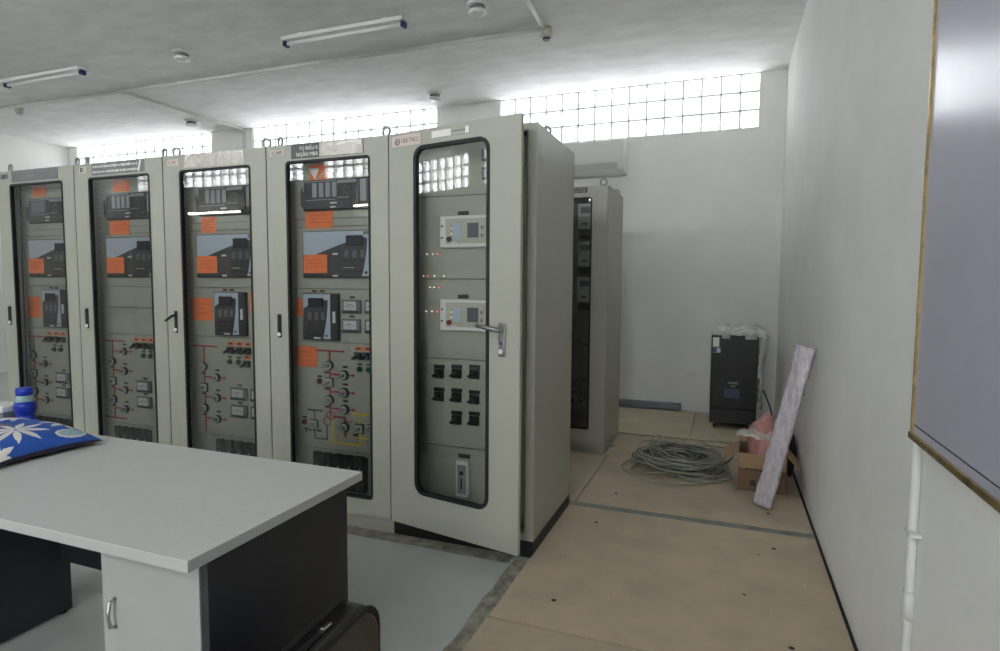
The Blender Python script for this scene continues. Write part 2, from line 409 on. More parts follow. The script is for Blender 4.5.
def annunciator(root, x0=0.190, z0=1.775, w=0.445, h=0.172, single=False):
    y = PY - 0.03
    mb = MB(M_DGREY)
    mb.box(x0, x0 + w, y, PY, z0, z0 + h, bev=0.012, seg=3)
    mb.prism_xz(rrect(x0 - 0.006, x0 + w * 0.86, z0 + 0.012, z0 + h * 0.80, 0.03, 4), y - 0.004, y + 0.01, M_DGREY)
    mb.box(x0 + w * 0.88, x0 + w * 0.96, y - 0.003, y, z0 + h * 0.25, z0 + h * 0.93, M_LGREY)
    for k in range(5): mb.box(x0 + w * (0.56 + 0.035 * k), x0 + w * (0.58 + 0.035 * k), y - 0.007, y, z0 + h * 0.36, z0 + h * 0.41, M_LGREY)
    # bracket line around the display
    mb.box(x0 + 0.012, x0 + w * 0.52, y - 0.006, y, z0 + h - 0.014, z0 + h - 0.008, M_LGREY).box(x0 + 0.012, x0 + 0.02, y - 0.006, y, z0 + h * 0.62, z0 + h - 0.01, M_LGREY)
    mb.box(x0 + 0.03, x0 + w * 0.52, y - 0.006, y, z0 + h * 0.33, z0 + h * 0.35, M_LGREY)
    for k in range(2): mb.box(x0 + w * 0.44, x0 + w * (0.54 - 0.02 * k), y - 0.006, y, z0 + h * (0.2 - 0.13 * k), z0 + h * (0.25 - 0.13 * k), M_WHITE)
    o = mb.build('annunciator', root)
    if single:
        MB(M_MGREY).box(x0 + 0.05, x0 + 0.20, y - 0.008, y - 0.002, z0 + h * 0.40, z0 + h * 0.88, bev=0.002, seg=1).build('display_window', o)
    else:
        for k in range(4):
            xx = x0 + 0.078 + k * 0.044
            MB(M_LGREY).box(xx, xx + 0.031, y - 0.008, y - 0.002, z0 + h * 0.42, z0 + h * 0.88, bev=0.001, seg=1).build('indicator_window', o)
    MB(M_LGREY).box(x0 + w * 0.55, x0 + w * 0.82, y - 0.007, y - 0.001, z0 + h * 0.84, z0 + h * 0.94).build('name_strip', o)
    kp = MB(M_BLACK)
    kp.prism_xz(rrect(x0 + w * 0.53, x0 + w * 0.86, z0 + h * 0.28, z0 + h * 0.83, 0.03, 4), y - 0.006, y - 0.001)
    cx, cz = x0 + w * 0.69, z0 + h * 0.62
    for k in range(8):
        a = 2 * PI * k / 8; kp.cyl((cx + 0.02 * math.cos(a), y - 0.009, cz + 0.02 * math.sin(a)), (cx + 0.02 * math.cos(a), y - 0.005, cz + 0.02 * math.sin(a)), 0.004, 6, M_MGREY)
    kp.build('keypad', o)

def relay_face(mb, x0, x1, z0, z1, y, wide):
    """dark swoosh over a pale face plate, two dark side edges"""
    w, h = x1 - x0, z1 - z0
    P = [(x0, z0), (x1 - w * (0.12 if wide else 0.26), z0)]
    n = 12
    for k in range(n + 1):      # right boundary bulging outwards, curling up to the top
        t = k / n; a = t * 1.45
        P.append((x1 - w * (0.10 if wide else 0.24) + w * (0.07 if wide else 0.16) * math.sin(a * 1.0), z0 + h * 0.90 * (0.06 + 0.94 * t) * 0.92))
    P.append((x1 - w * 0.08, z0 + h * 0.86))
    if wide:
        for k in range(n + 1):
            t = k / n; P.append((x1 - w * 0.10 - (w * 0.88) * t, z0 + h * (0.84 - 0.46 * t ** 1.35 - 0.02 * math.sin(t * PI))))
    else:
        for k in range(n + 1):
            t = k / n; P.append((x1 - w * 0.12 - (w * 0.86) * t, z0 + h * (0.87 - 0.20 * t * t)))
    mb.prism_xz(P, y - 0.0016, y + 0.001, M_DGREY)

def wide_relay(root, x0=0.190, z0=1.397, w=0.452, h=0.264, st=True):
    y = PY - 0.026; x1 = x0 + w; z1 = z0 + h
    mb = MB(M_BLACK); mb.box(x0, x1, y, PY, z0, z1, bev=0.003, seg=1)
    mb.box(x0 + 0.008, x1 - 0.006, y - 0.002, y + 0.002, z0 + 0.012, z1 - 0.004, M_FACE)
    relay_face(mb, x0 + 0.008, x1 - 0.006, z0 + 0.012, z1 - 0.004, y - 0.002, True)
    mb.box(x1 - 0.045, x1 - 0.008, y - 0.003, y, z1 - 0.026, z1 - 0.008, mat('olive_name_strip', (112, 112, 70), 0.5))
    for k, (fx, fz) in enumerate(((0.46, 0.49), (0.46, 0.03))): mb.box(x0 + w * fx, x0 + w * (fx + 0.075), y - 0.005, y - 0.002, z0 + h * fz, z0 + h * fz + 0.010, M_WHITE)
    mb.cyl((x1 - 0.028, y - 0.004, z0 + 0.03), (x1 - 0.028, y, z0 + 0.03), 0.009, 10, M_BLACK)
    o = mb.build('protection_relay', root)
    sx0 = x0 + w * 0.665
    MB(M_SCREEN).box(sx0, sx0 + w * 0.235, y - 0.012, y - 0.002, z0 + h * 0.675, z0 + h * 0.89, bev=0.002, seg=1).build('relay_screen', o)
    for k in range(3):
        xx = x0 + w * (0.635 + 0.115 * k)
        b = MB(M_MGREY); 
        for q in range(5): b.box(xx, xx + w * 0.055, y - 0.006, y - 0.003, z0 + h * (0.435 + 0.031 * q), z0 + h * (0.457 + 0.031 * q))
        b.build('led_column', o)
    kp = MB(M_BLACK)
    for q in range(3):
        for k in range(4): kp.box(x0 + w * (0.62 + 0.075 * k), x0 + w * (0.66 + 0.075 * k), y - 0.006, y - 0.003, z0 + h * (0.12 + 0.11 * q), z0 + h * (0.17 + 0.11 * q))
    kp.box(x0 + w * 0.62, x0 + w * 0.78, y - 0.006, y - 0.003, z0 + h * 0.215, z0 + h * 0.225, M_WHITE)
    kp.build('keypad', o)
    if st: sticker(o, x0 + 0.010, x0 + 0.172, z0 + 0.028, z0 + 0.132, y - 0.003)

def small_relay(root, x0, z0=1.042, w=0.245, h=0.268):
    y = PY - 0.026; x1 = x0 + w; z1 = z0 + h; xf = x0 + w * 0.79
    mb = MB(M_BLACK); mb.box(x0, x1, y, PY, z0, z1, bev=0.003, seg=1)
    mb.box(x0 + 0.008, xf, y - 0.002, y + 0.002, z0 + 0.008, z1 - 0.004, M_FACE)
    relay_face(mb, x0 + 0.008, xf, z0 + 0.008, z1 - 0.004, y - 0.002, False)
    mb.box(x0 + w * 0.86, x0 + w * 0.93, y - 0.004, y, z0 + h * 0.38, z0 + h * 0.62, M_WHITE)
    mb.box(x0 + w * 0.33, x0 + w * 0.52, y - 0.005, y, z0 + h * 0.03, z0 + h * 0.065, M_WHITE)
    mb.cyl((xf - 0.025, y - 0.004, z0 + 0.028), (xf - 0.025, y, z0 + 0.028), 0.007, 10, M_BLACK)
    for k in range(2): mb.box(x0 + w * (0.22 + 0.22 * k), x0 + w * (0.34 + 0.22 * k), PY - 0.006, PY, z1 + 0.006, z1 + 0.018)
    o = mb.build('feeder_relay', root)
    MB(M_SCREEN).box(x0 + w * 0.20, x0 + w * 0.62, y - 0.012, y - 0.002, z0 + h * 0.70, z0 + h * 0.90, bev=0.002, seg=1).build('relay_screen', o)
    for k in range(3):
        xx = x0 + w * (0.17 + 0.19 * k); b = MB(M_MGREY)
        for q in range(4): b.box(xx, xx + w * 0.09, y - 0.006, y - 0.003, z0 + h * (0.44 + 0.04 * q), z0 + h * (0.47 + 0.04 * q))
        b.build('led_column', o)
    kp = MB(M_BLACK)
    for q in range(3):
        for k in range(4): kp.box(x0 + w * (0.14 + 0.11 * k), x0 + w * (0.21 + 0.11 * k), y - 0.006, y - 0.003, z0 + h * (0.10 + 0.10 * q), z0 + h * (0.15 + 0.10 * q), M_BLACK)
    kp.cyl((x0 + w * 0.15, y - 0.007, z0 + h * 0.35), (x0 + w * 0.15, y - 0.003, z0 + h * 0.35), 0.006, 8, M_RED)
    kp.build('keypad', o)

def meter(root, x0, z0, w=0.126, h=0.078):
    y = PY - 0.02
    mb = MB(M_MGREY); mb.box(x0, x0 + w, y, PY, z0, z0 + h, bev=0.004, seg=1)
    mb.box(x0 + 0.006, x0 + w - 0.006, y - 0.004, y + 0.002, z0 + h * 0.05, z0 + h * 0.22, M_DGREY)
    o = mb.build('panel_meter', root)
    f = MB(mat('dial_face', (196, 198, 196), 0.5)); f.box(x0 + w * 0.16, x0 + w * 0.84, y - 0.005, y, z0 + h * 0.26, z0 + h * 0.88)
    f.tube([(x0 + w * (0.26 + 0.48 * t), y - 0.006, z0 + h * (0.5 + 0.16 * math.sin(PI * t))) for t in (0, .25, .5, .75, 1)], 0.0014, 4, M_BLACK)
    f.tube([(x0 + w * 0.55, y - 0.006, z0 + h * 0.3), (x0 + w * 0.4, y - 0.006, z0 + h * 0.62)], 0.0012, 4, M_BLACK)
    f.build('meter_dial', o)
    t = MB(M_BLACK); tagbox(t, x0 + w * 0.5, z0 + h + 0.014, 0.034, 0.012); t.build('name_tag', root)

M_SWF = mat('silver_switch_face', (190, 190, 184), 0.35)
def pos_switch(root, x, z, square=False, r=0.028, m=M_SWF, tagside=None):
    mb = MB(M_DGREY, m)
    if square:
        mb.box(x - r, x + r, PY - 0.012, PY, z - r, z + r, M_DGREY, bev=0.003, seg=1).box(x - r * 0.8, x + r * 0.8, PY - 0.016, PY - 0.011, z - r * 0.8, z + r * 0.8, m)
    else:
        mb.lathe((x, PY, z), [(r, 0), (r, -0.01), (r * 0.9, -0.014), (r * 0.86, -0.016)], 20, M_DGREY, 'y')
        mb.cyl((x, PY - 0.0185, z), (x, PY - 0.015, z), r * 0.76, 18, m)
    mb.cyl((x, PY - 0.034, z), (x, PY - 0.017, z), r * 0.36, 12, M_MGREY)
    a = random.choice((0.25, -0.4, 0.5)); dx, dz = math.cos(a) * r * 0.85, math.sin(a) * r * 0.85
    mb.tube([(x - dx, PY - 0.038, z - dz), (x + dx, PY - 0.038, z + dz)], 0.006, 6, M_LGREY)
    mb.build('position_switch', root)
    if tagside:
        t = MB(M_BLACK); tagbox(t, x + tagside[0], z + tagside[1]); t.build('name_tag', root)

def selector(root, x, z, m=M_BLACK, lab=M_ORANGE):
    mb = MB(m); mb.box(x - 0.026, x + 0.026, PY - 0.014, PY, z - 0.020, z + 0.020, bev=0.003, seg=1)
    mb.cyl((x, PY - 0.026, z), (x, PY - 0.013, z), 0.017, 14, M_METAL)
    mb.tube([(x - 0.022, PY - 0.034, z - 0.014), (x + 0.02, PY - 0.036, z + 0.010)], 0.008, 6)
    o = mb.build('selector_switch', root)
    MB(lab).box(x - 0.024, x + 0.024, PY - 0.003, PY + 0.001, z + 0.029, z + 0.052).box(x - 0.014, x + 0.014, PY - 0.004, PY, z + 0.035, z + 0.046, M_BLACK).build('switch_label', o)
def lamp(root, x, z, m=M_GREENL, lab=True):
    mb = MB(m); mb.lathe((x, PY, z), [(0.017, 0), (0.017, -0.006), (0.013, -0.008)], 14, M_DGREY, 'y')
    mb.lathe((x, PY, z), [(0.0125, -0.006), (0.012, -0.016), (0.007, -0.020)], 12, m, 'y')
    mb.build('indicator_lamp', root)
    if lab:
        t = MB(M_BLACK); tagbox(t, x, z + 0.028, 0.03, 0.011); t.build('name_tag', root)

def seg(mb, x0, z0, x1, z1, w=0.010, m=None):
    mb.box(min(x0, x1) - (w / 2), max(x0, x1) + (w / 2), PY - 0.0022, PY + 0.001, min(z0, z1) - w / 2, max(z0, z1) + w / 2, m)
def arrow(mb, x, z, d, m=None, s=0.013):
    if d == 'r': P = [(x, z - s * .7), (x + s * 1.5, z), (x, z + s * .7)]
    else: P = [(x - s * .7, z), (x, z - s * 1.5), (x + s * .7, z)]
    mb.prism_xz(P, PY - 0.0024, PY + 0.001, m)

def terminals(root, x0, n, w=0.072, z0=0.185, z1=0.395):
    for k in range(n):
        a = x0 + k * w
        mb = MB(M_BLACK); mb.box(a + 0.002, a + w - 0.004, PY - 0.035, PY, z0, z1 - 0.012, bev=0.004, seg=1)
        mb.box(a + 0.010, a + w - 0.012, PY - 0.045, PY - 0.02, z1 - 0.05, z1, bev=0.003, seg=1)
        mb.cyl((a + w * 0.48, PY - 0.042, z1 - 0.075), (a + w * 0.48, PY - 0.03, z1 - 0.075), 0.006, 8, M_LGREY)
        for q in range(4): mb.box(a + 0.012, a + w - 0.014, PY - 0.038, PY - 0.034, z0 + 0.012 + q * 0.028, z0 + 0.026 + q * 0.028, M_DGREY)
        mb.build('test_terminal_block', root)

def mimic_feeder(root, xt, xb, top, discs, square, branches, end, bus):
    """single line diagram of a feeder: trunk with switches, earthing branches on its right"""
    mb = MB(M_RED)
    seg(mb, bus[0], top, bus[1], top); seg(mb, xt, top, xt, end)
    for z in branches:
        seg(mb, xt, z, xb, z); seg(mb, xb, z, xb + 0.055, z, 0.006); arrow(mb, xb + 0.052, z, 'r')
    arrow(mb, xt, end, 'd')
    mb.build('mimic_diagram', root)
    for z in discs: pos_switch(root, xt, z, tagside=(-0.008, -0.042))
    pos_switch(root, xt, square, True, tagside=(-0.008, -0.040))
    for z in branches: pos_switch(root, xb, z, r=0.026, tagside=(0.002, 0.047))

def eng(mb, y): pass
XC = [-3.2, -2.4, -1.6, -0.8, 0.0]
ZS = [2.085, 1.995, 1.733, 1.688, 1.336, 1.030, 0.405, 0.150]
M_PLATE = mat('grey_engraved_plate', (112, 113, 114), 0.35, var=0.12, vscale=30)
M_PLATED = mat('dark_engraved_plate', (58, 58, 60), 0.35)
M_FOIL = mat('peeling_silver_film', (178, 174, 166), 0.35, metal=0.35, var=0.12, vscale=18, bump=0.5, bscale=30)
M_TAG = mat('cream_paper_tag', (205, 196, 184), 0.6)
M_INK = mat('dark_ink', (52, 46, 44), 0.6)
M_INKR = mat('red_brown_ink', (120, 70, 66), 0.6)
M_FOILW = mat('torn_white_film', (228, 226, 220), 0.5)
def smudge(mb, y, x0, x1, z0, z1, n, m, seed):
    """rows of small worn marks of an unreadable engraving"""
    R = random.Random(seed)
    for row in range(2):
        x = x0
        zc = z0 + (z1 - z0) * (0.72 - 0.45 * row)
        while x < x1 - 0.012:
            w = R.uniform(0.006, 0.016); hh = R.uniform(0.008, 0.016)
            mb.box(x, x + w, y - 0.0004, y + 0.001, zc - hh / 2, zc + hh / 2, m); x += w + R.uniform(0.003, 0.010)

# cabinet 1
c1 = thing('control_cabinet', 'grey glass-door control cabinet at the far left end of the row, with black cables inside', 'control cabinet', (XC[0], 0, 0))
shell(c1); d = door(c1, 0.138, 0.686, 0.184, 2.043, 0.022); swing_handle(d)
plate(d, 'nameplate', 0.165, 0.645, 2.056, 2.138 - 0.006, M_PLATE, extra=lambda mb, y: smudge(mb, y, 0.18, 0.62, 2.056, 2.130, 2, M_MGREY, 3))
plate(d, 'paper_tag', 0.045, 0.125, 2.085, 2.118, M_PLATE, extra=lambda mb, y: smudge(mb, y, 0.055, 0.115, 2.08, 2.115, 2, M_INK, 4))
rack_panels(c1, ZS, 0.115, 0.70)
annunciator(c1, 0.203, single=True); wide_relay(c1, 0.180, w=0.455); small_relay(c1, 0.305)
sticker(c1, 0.225, 0.362, 1.966, 2.036); sticker(c1, 0.102, 0.247, 1.106, 1.255)
mimic_feeder(c1, 0.153, 0.268, 0.968, [0.833, 0.566], 0.700, [0.774, 0.637, 0.508], 0.436, (0.075, 0.272))
meter(c1, 0.402, 0.642); meter(c1, 0.395, 0.535)
for k in range(3): selector(c1, 0.33 + k * 0.072, 0.955)
for k in range(2): lamp(c1, 0.378 + k * 0.072, 0.882)
terminals(c1, 0.19, 5)
dk = MB(M_BLACK)
for k in range(9): dk.tube([(0.03 + 0.007 * k, 0.06 + 0.012 * (k % 3), 2.08), (0.028 + 0.008 * k, 0.07 + 0.01 * (k % 2), 1.4), (0.03 + 0.007 * k, 0.06, 0.2)], 0.006, 6)
dk.build('cable_bundle', c1)
MB(M_LGREY).box(0.0635, 0.0905, 0.05, 0.085, 0.2, 1.95).build('cable_duct', c1)

# cabinet 2
c2 = thing('control_cabinet', 'grey glass-door control cabinet second from the left, with blank plates below its wide relay', 'control cabinet', (XC[1], 0, 0))
shell(c2); d = door(c2, 0.138, 0.686, 0.184, 2.043, 0.022); swing_handle(d)
plate(d, 'nameplate', 0.178, 0.648, 2.056, 2.132, M_PLATE, extra=lambda mb, y: (smudge(mb, y, 0.19, 0.60, 2.056, 2.130, 2, M_FOILW, 11), mb.prism_xz([(0.59, 2.062), (0.605, 2.062), (0.625, 2.128), (0.612, 2.128)], y - 0.001, y + 0.001, M_FOILW)))
plate(d, 'paper_tag', 0.055, 0.125, 2.078, 2.118, M_TAG, extra=lambda mb, y: smudge(mb, y, 0.068, 0.115, 2.082, 2.115, 2, M_INK, 6))
rack_panels(c2, [2.085, 1.995, 1.733, 1.688, 1.336, 1.198, 1.018, 0.405, 0.150], 0.10, 0.70)
annunciator(c2, 0.188); wide_relay(c2, 0.176, w=0.455)
sticker(c2, 0.234, 0.386, 1.962, 2.036); sticker(c2, 0.190, 0.372, 1.680, 1.772)
m2 = mimic_feeder(c2, 0.170, 0.281, 0.968, [0.828, 0.566], 0.694, [0.900, 0.768, 0.638, 0.508], 0.450, (0.09, 0.285))
mb = MB(M_RED); seg(mb, 0.075, 0.440, 0.272, 0.440); mb.build('mimic_diagram', c2)
meter(c2, 0.404, 0.634); meter(c2, 0.403, 0.530)
for k in range(3): selector(c2, 0.400 + k * 0.066, 0.945)
for k in range(2): lamp(c2, 0.461 + k * 0.064, 0.880)
terminals(c2, 0.203, 5, 0.063)

# cabinet 3
c3 = thing('control_cabinet', 'grey glass-door control cabinet mid-row, its black lever handle swung out', 'control cabinet', (XC[2], 0, 0))
shell(c3); d = door(c3, 0.138, 0.686, 0.184, 2.043, 0.022); swing_handle(d, True)
def foil3(mb, y):
    mb.prism_xz([(0.19, 2.098), (0.20, 2.128), (0.25, 2.129), (0.245, 2.121), (0.205, 2.119), (0.20, 2.098)], y - 0.001, y + 0.001, M_FOILW)
    mb.prism_xz([(0.35, 2.118), (0.36, 2.129), (0.42, 2.129), (0.40, 2.119)], y - 0.001, y + 0.001, M_FOILW)
    mb.prism_xz([(0.55, 2.122), (0.58, 2.130), (0.64, 2.130), (0.637, 2.09), (0.628, 2.09), (0.626, 2.118)], y - 0.001, y + 0.001, M_FOILW)
plate(d, 'nameplate', 0.180, 0.648, 2.054, 2.132, M_FOIL, extra=foil3)
plate(d, 'paper_tag', 0.044, 0.134, 2.074, 2.113, M_TAG, texts=[('CAP', 0.056, 2.083, 0.02, M_INKR, 0.06)])
rack_panels(c3, ZS, 0.085, 0.70)
annunciator(c3, 0.198); wide_relay(c3, 0.176, w=0.458); small_relay(c3, 0.308)
sticker(c3, 0.199, 0.315, 1.673, 1.771); sticker(c3, 0.102, 0.268, 1.129, 1.270); sticker(c3, 0.570, 0.66, 1.184, 1.308)
mimic_feeder(c3, 0.190, 0.294, 0.968, [0.837, 0.574], 0.705, [0.773, 0.645, 0.510], 0.436, (0.096, 0.297))
meter(c3, 0.411, 0.644); meter(c3, 0.410, 0.535); meter(c3, 0.568, 0.644); meter(c3, 0.568, 0.535)
for k in range(3): selector(c3, 0.409 + k * 0.068, 0.952)
for k in range(2): lamp(c3, 0.402 + k * 0.068, 0.880)
selector(c3, 0.538, 0.872); terminals(c3, 0.300, 3, 0.075); terminals(c3, 0.535, 1, 0.062)

# cabinet 4
c4 = thing('control_cabinet', 'grey glass-door control cabinet left of the ajar one, showing a yellow line diagram', 'control cabinet', (XC[3], 0, 0))
shell(c4); d = door(c4, 0.138, 0.686, 0.184, 2.043, 0.022); swing_handle(d)
plate(d, 'nameplate', 0.178, 0.648, 2.054, 2.132, M_PLATED, texts=[('TỦ ĐIỀU K', 0.235, 2.098, 0.018, M_FOILW, 0.125), ('NGĂN MBA', 0.215, 2.064, 0.021, M_FOILW, 0.145)],
      extra=lambda mb, y: mb.box(0.368, 0.645, y - 0.001, y + 0.001, 2.056, 2.130, M_FOIL).prism_xz([(0.47, 2.105), (0.50, 2.128), (0.64, 2.129), (0.635, 2.10), (0.57, 2.115)], y - 0.002, y, M_FOILW))
plate(d, 'paper_tag', 0.027, 0.133, 2.074, 2.112, M_TAG, texts=[('C.MF', 0.045, 2.083, 0.02, M_INK, 0.068)])
rack_panels(c4, ZS, 0.085, 0.70)
annunciator(c4, 0.190); wide_relay(c4, 0.184, w=0.455); small_relay(c4, 0.176)
sticker(c4, 0.225, 0.345, 1.950, 2.036, marks=False); MB(M_WHITE).prism_xz([(0.218, 2.018), (0.292, 2.018), (0.262, 1.952)], PY - 0.004, PY - 0.002).prism_xz([(0.270, 1.952), (0.345, 2.018), (0.31, 1.965)], PY - 0.004, PY - 0.002, M_TAG).build('white_triangle', c4); sticker(c4, 0.192, 0.376, 1.680, 1.780); sticker(c4, 0.105, 0.166, 1.172, 1.278); sticker(c4, 0.108, 0.254, 0.880, 1.000)
meter(c4, 0.440, 1.198, 0.122, 0.078); meter(c4, 0.436, 1.090, 0.122, 0.078); meter(c4, 0.590, 1.198, 0.10, 0.078); meter(c4, 0.590, 1.090, 0.10, 0.078)
xt, xb = 0.342, 0.443
mb = MB(M_RED)
seg(mb, 0.247, 0.980, 0.438, 0.980); seg(mb, xt, 0.980, xt, 0.600)
for z in (0.846, 0.745, 0.648): seg(mb, xt, z, xb, z); seg(mb, xb, z, xb + 0.055, z, 0.006); arrow(mb, xb + 0.052, z, 'r')
for cx, cz, m_ in ((xt, 0.604, M_RED), (xt - 0.02, 0.570, M_RED)):
    mb.tube([(cx + 0.025 * math.cos(2 * PI * k / 18), PY - 0.002, cz + 0.025 * math.sin(2 * PI * k / 18)) for k in range(18)], 0.003, 5, m_, closed=True)
seg(mb, xt + 0.024, 0.600, xb, 0.600); seg(mb, xb, 0.600, xb, 0.500); arrow(mb, xb, 0.502, 'd'); seg(mb, xb, 0.578, xb + 0.04, 0.578, 0.005)
seg(mb, 0.318, 0.545, 0.318, 0.462, 0.007, M_LINE); seg(mb, 0.232, 0.462, 0.318, 0.462, 0.007, M_LINE); seg(mb, 0.232, 0.462, 0.232, 0.626, 0.007, M_LINE)
seg(mb, 0.184, 0.626, 0.282, 0.628, 0.007, M_LINE); seg(mb, 0.165, 0.506, 0.232, 0.506, 0.006, M_LINE)
seg(mb, 0.357, 0.572, 0.357, 0.450, 0.009, M_YEL); seg(mb, 0.357, 0.450, 0.543, 0.450, 0.009, M_YEL); seg(mb, 0.543, 0.450, 0.543, 0.628, 0.009, M_YEL)
seg(mb, 0.497, 0.628, 0.595, 0.628, 0.009, M_YEL); seg(mb, 0.543, 0.492, 0.60, 0.492, 0.008, M_YEL); seg(mb, 0.34, 0.572, 0.357, 0.572, 0.007, M_YEL)
mb.build('mimic_diagram', c4)
for z in (0.897, 0.697): pos_switch(c4, xt, z, tagside=(-0.022, -0.042))
pos_switch(c4, xt, 0.799, True, tagside=(-0.02, -0.040))
for z in (0.846, 0.745, 0.648): pos_switch(c4, xb, z, r=0.029, tagside=(0.004, 0.048))
pos_switch(c4, xb, 0.546, r=0.029); pos_switch(c4, 0.232, 0.548, True, 0.026, tagside=(0.03, -0.04)); pos_switch(c4, 0.543, 0.546, True, 0.028, tagside=(-0.03, -0.04))
pos_switch(c4, 0.163, 0.506, False, 0.015); pos_switch(c4, 0.625, 0.485, False, 0.02); pos_switch(c4, 0.61, 0.56, True, 0.018)
lamp(c4, 0.272, 0.801, M_REDL); lamp(c4, 0.160, 0.552, M_REDL)
for k in range(3): selector(c4, 0.538 + k * 0.062, 0.962)
for k in range(3): lamp(c4, 0.545 + k * 0.06, 0.886)
terminals(c4, 0.237, 5)
h = MB(M_MGREY); h.tube([(0.110, PY, 0.745), (0.110, PY - 0.03, 0.74), (0.110, PY - 0.03, 0.665), (0.110, PY, 0.66)], 0.006, 6); h.build('pull_handle', c4)

# cabinet 5, door ajar
c5 = thing('control_cabinet', 'grey control cabinet on a black base at the right end, its tall glass door ajar', 'control cabinet', (XC[4], 0, 0))
shell(c5, plinth=M_BLACK, eyes=((0.75, 0.33), (0.05, 0.69))); d = door(c5, 0.170, 0.628, 0.270, 2.058, 0.062, math.radians(-11), 0.017)
def clock(mb, y):
    c = (0.066, y - 0.001, 2.092); mb.tube([(c[0] + 0.015 * math.cos(2 * PI * k / 16), c[1], c[2] + 0.015 * math.sin(2 * PI * k / 16)) for k in range(16)], 0.0018, 4, M_INK, closed=True)
    mb.tube([(c[0] - 0.012, c[1], c[2] - 0.004), (c[0] + 0.004, c[1], c[2] + 0.002), (c[0] + 0.010, c[1], c[2] - 0.003)], 0.0016, 4, M_INK)
plate(d, 'paper_tag', 0.030, 0.215, 2.068, 2.122, mat('pink_beige_tag', (204, 190, 180), 0.6), texts=[('URE TNG3', 0.092, 2.083, 0.021, M_INK, 0.112)], extra=clock)
plate(d, 'nameplate', 0.285, 0.515, 2.083, 2.118, M_CAB, extra=lambda mb, y: (mb.box(0.288, 0.405, y - 0.0005, y + 0.001, 2.084, 2.117, M_FOILW), mb.box(0.41, 0.49, y - 0.0005, y + 0.001, 2.100, 2.106, M_MGREY), mb.box(0.49, 0.512, y - 0.0005, y + 0.001, 2.084, 2.117, M_FOILW)))
hd = MB(M_METAL); hd.box(0.683, 0.722, -0.022, -0.0115, 1.030, 1.188, bev=0.006, seg=2)
hd.box(0.694, 0.711, -0.026, -0.02, 1.045, 1.175, M_CHROME, bev=0.002, seg=1)
hd.tube([(0.702, -0.02, 1.155), (0.702, -0.055, 1.157), (0.66, -0.062, 1.164), (0.585, -0.056, 1.175)], [0.012, 0.012, 0.011, 0.009], 10, M_METAL)
hd.cyl((0.702, -0.029, 1.055), (0.702, -0.02, 1.055), 0.011, 12, M_WHITE).box(0.695, 0.709, -0.0275, -0.0245, 1.085, 1.10, mat('blue_label', (40, 80, 150), 0.5))
hd.build('door_handle', d)
Z5 = [2.09, 1.824, 1.394, 0.974, 0.503, 0.150]
rack_panels(c5, Z5, 0.085, 0.715)
for z0 in (1.556, 1.126):
    y = PY - 0.03; x0, x1 = 0.262, 0.565; z1 = z0 + 0.163
    mb = MB(M_WHITE); mb.box(x0, x1, y, PY, z0, z1, bev=0.004, seg=1)
    mb.box(x0 + 0.035, x1 - 0.03, y - 0.003, y, z0 + 0.020, z1 - 0.016, M_BEIGE)
    for fx, fz in ((0.012, 0.05), (0.012, 0.11)): mb.cyl((x0 + fx, y - 0.002, z0 + fz), (x0 + fx, y + 0.001, z0 + fz), 0.006, 8, M_DGREY)
    mb.cyl((x0 + 0.055, y - 0.010, z0 + 0.042), (x0 + 0.055, y - 0.002, z0 + 0.042), 0.014, 14, M_REDL if z0 < 1.3 else M_DGREY)
    mb.box(x0 + 0.06, x0 + 0.10, y - 0.004, y - 0.002, z0 + 0.022, z0 + 0.028, M_WHITE)
    o = mb.build('control_module', c5)
    MB(M_SCREEN if 0 else mat('grey_lcd', (92, 92, 100), 0.25)).box(x0 + 0.158, x0 + 0.218, y - 0.006, y - 0.002, z0 + 0.048, z0 + 0.122).build('module_screen', o)
    b = MB(M_FACE); b.box(x0 + 0.075, x0 + 0.125, y - 0.005, y - 0.002, z0 + 0.045, z0 + 0.120)
    for k in range(5): b.cyl((x0 + 0.068, y - 0.006, z0 + 0.055 + k * 0.014), (x0 + 0.068, y - 0.002, z0 + 0.055 + k * 0.014), 0.003, 6, M_LEDW if k in (1, 3) else M_MGREY)
    b.build('led_column', o)
    b = MB(M_MGREY)
    for k in range(2): b.box(x0 + 0.232, x0 + 0.244, y - 0.006, y - 0.002, z0 + 0.05 + 0.04 * k, z0 + 0.066 + 0.04 * k)
    b.build('keypad', o)
    t = MB(M_BLACK); t.box(0.352, 0.412, PY - 0.003, PY + 0.001, z1 + 0.004, z1 + 0.024); t.build('name_tag', c5)
for z0 in (1.985, 1.895):
    y = PY - 0.02
    MB(M_DGREY).box(0.490, 0.555, y, PY, z0, z0 + 0.06, bev=0.003, seg=1).box(0.497, 0.548, y - 0.003, y, z0 + 0.012, z0 + 0.05, M_MGREY).build('small_display', c5)
for xs, z, reds in (((0.172, 0.205, 0.235), 1.524, (2,)), ((0.188, 0.213, 0.240), 1.350, (2,)), ((0.150, 0.175, 0.215, 0.27), 1.410, (1,)), ((0.165, 0.200, 0.232), 1.222, (2,))):  # glowing dots set on the panel in place of LED reflections in the glass
    for k, x in enumerate(xs):
        MB(M_LEDR if k in reds else M_LEDW).lathe((x, PY, z), [(0.0034, 0), (0.0034, -0.003), (0.002, -0.005)], 8, axis='y').build('led', c5)
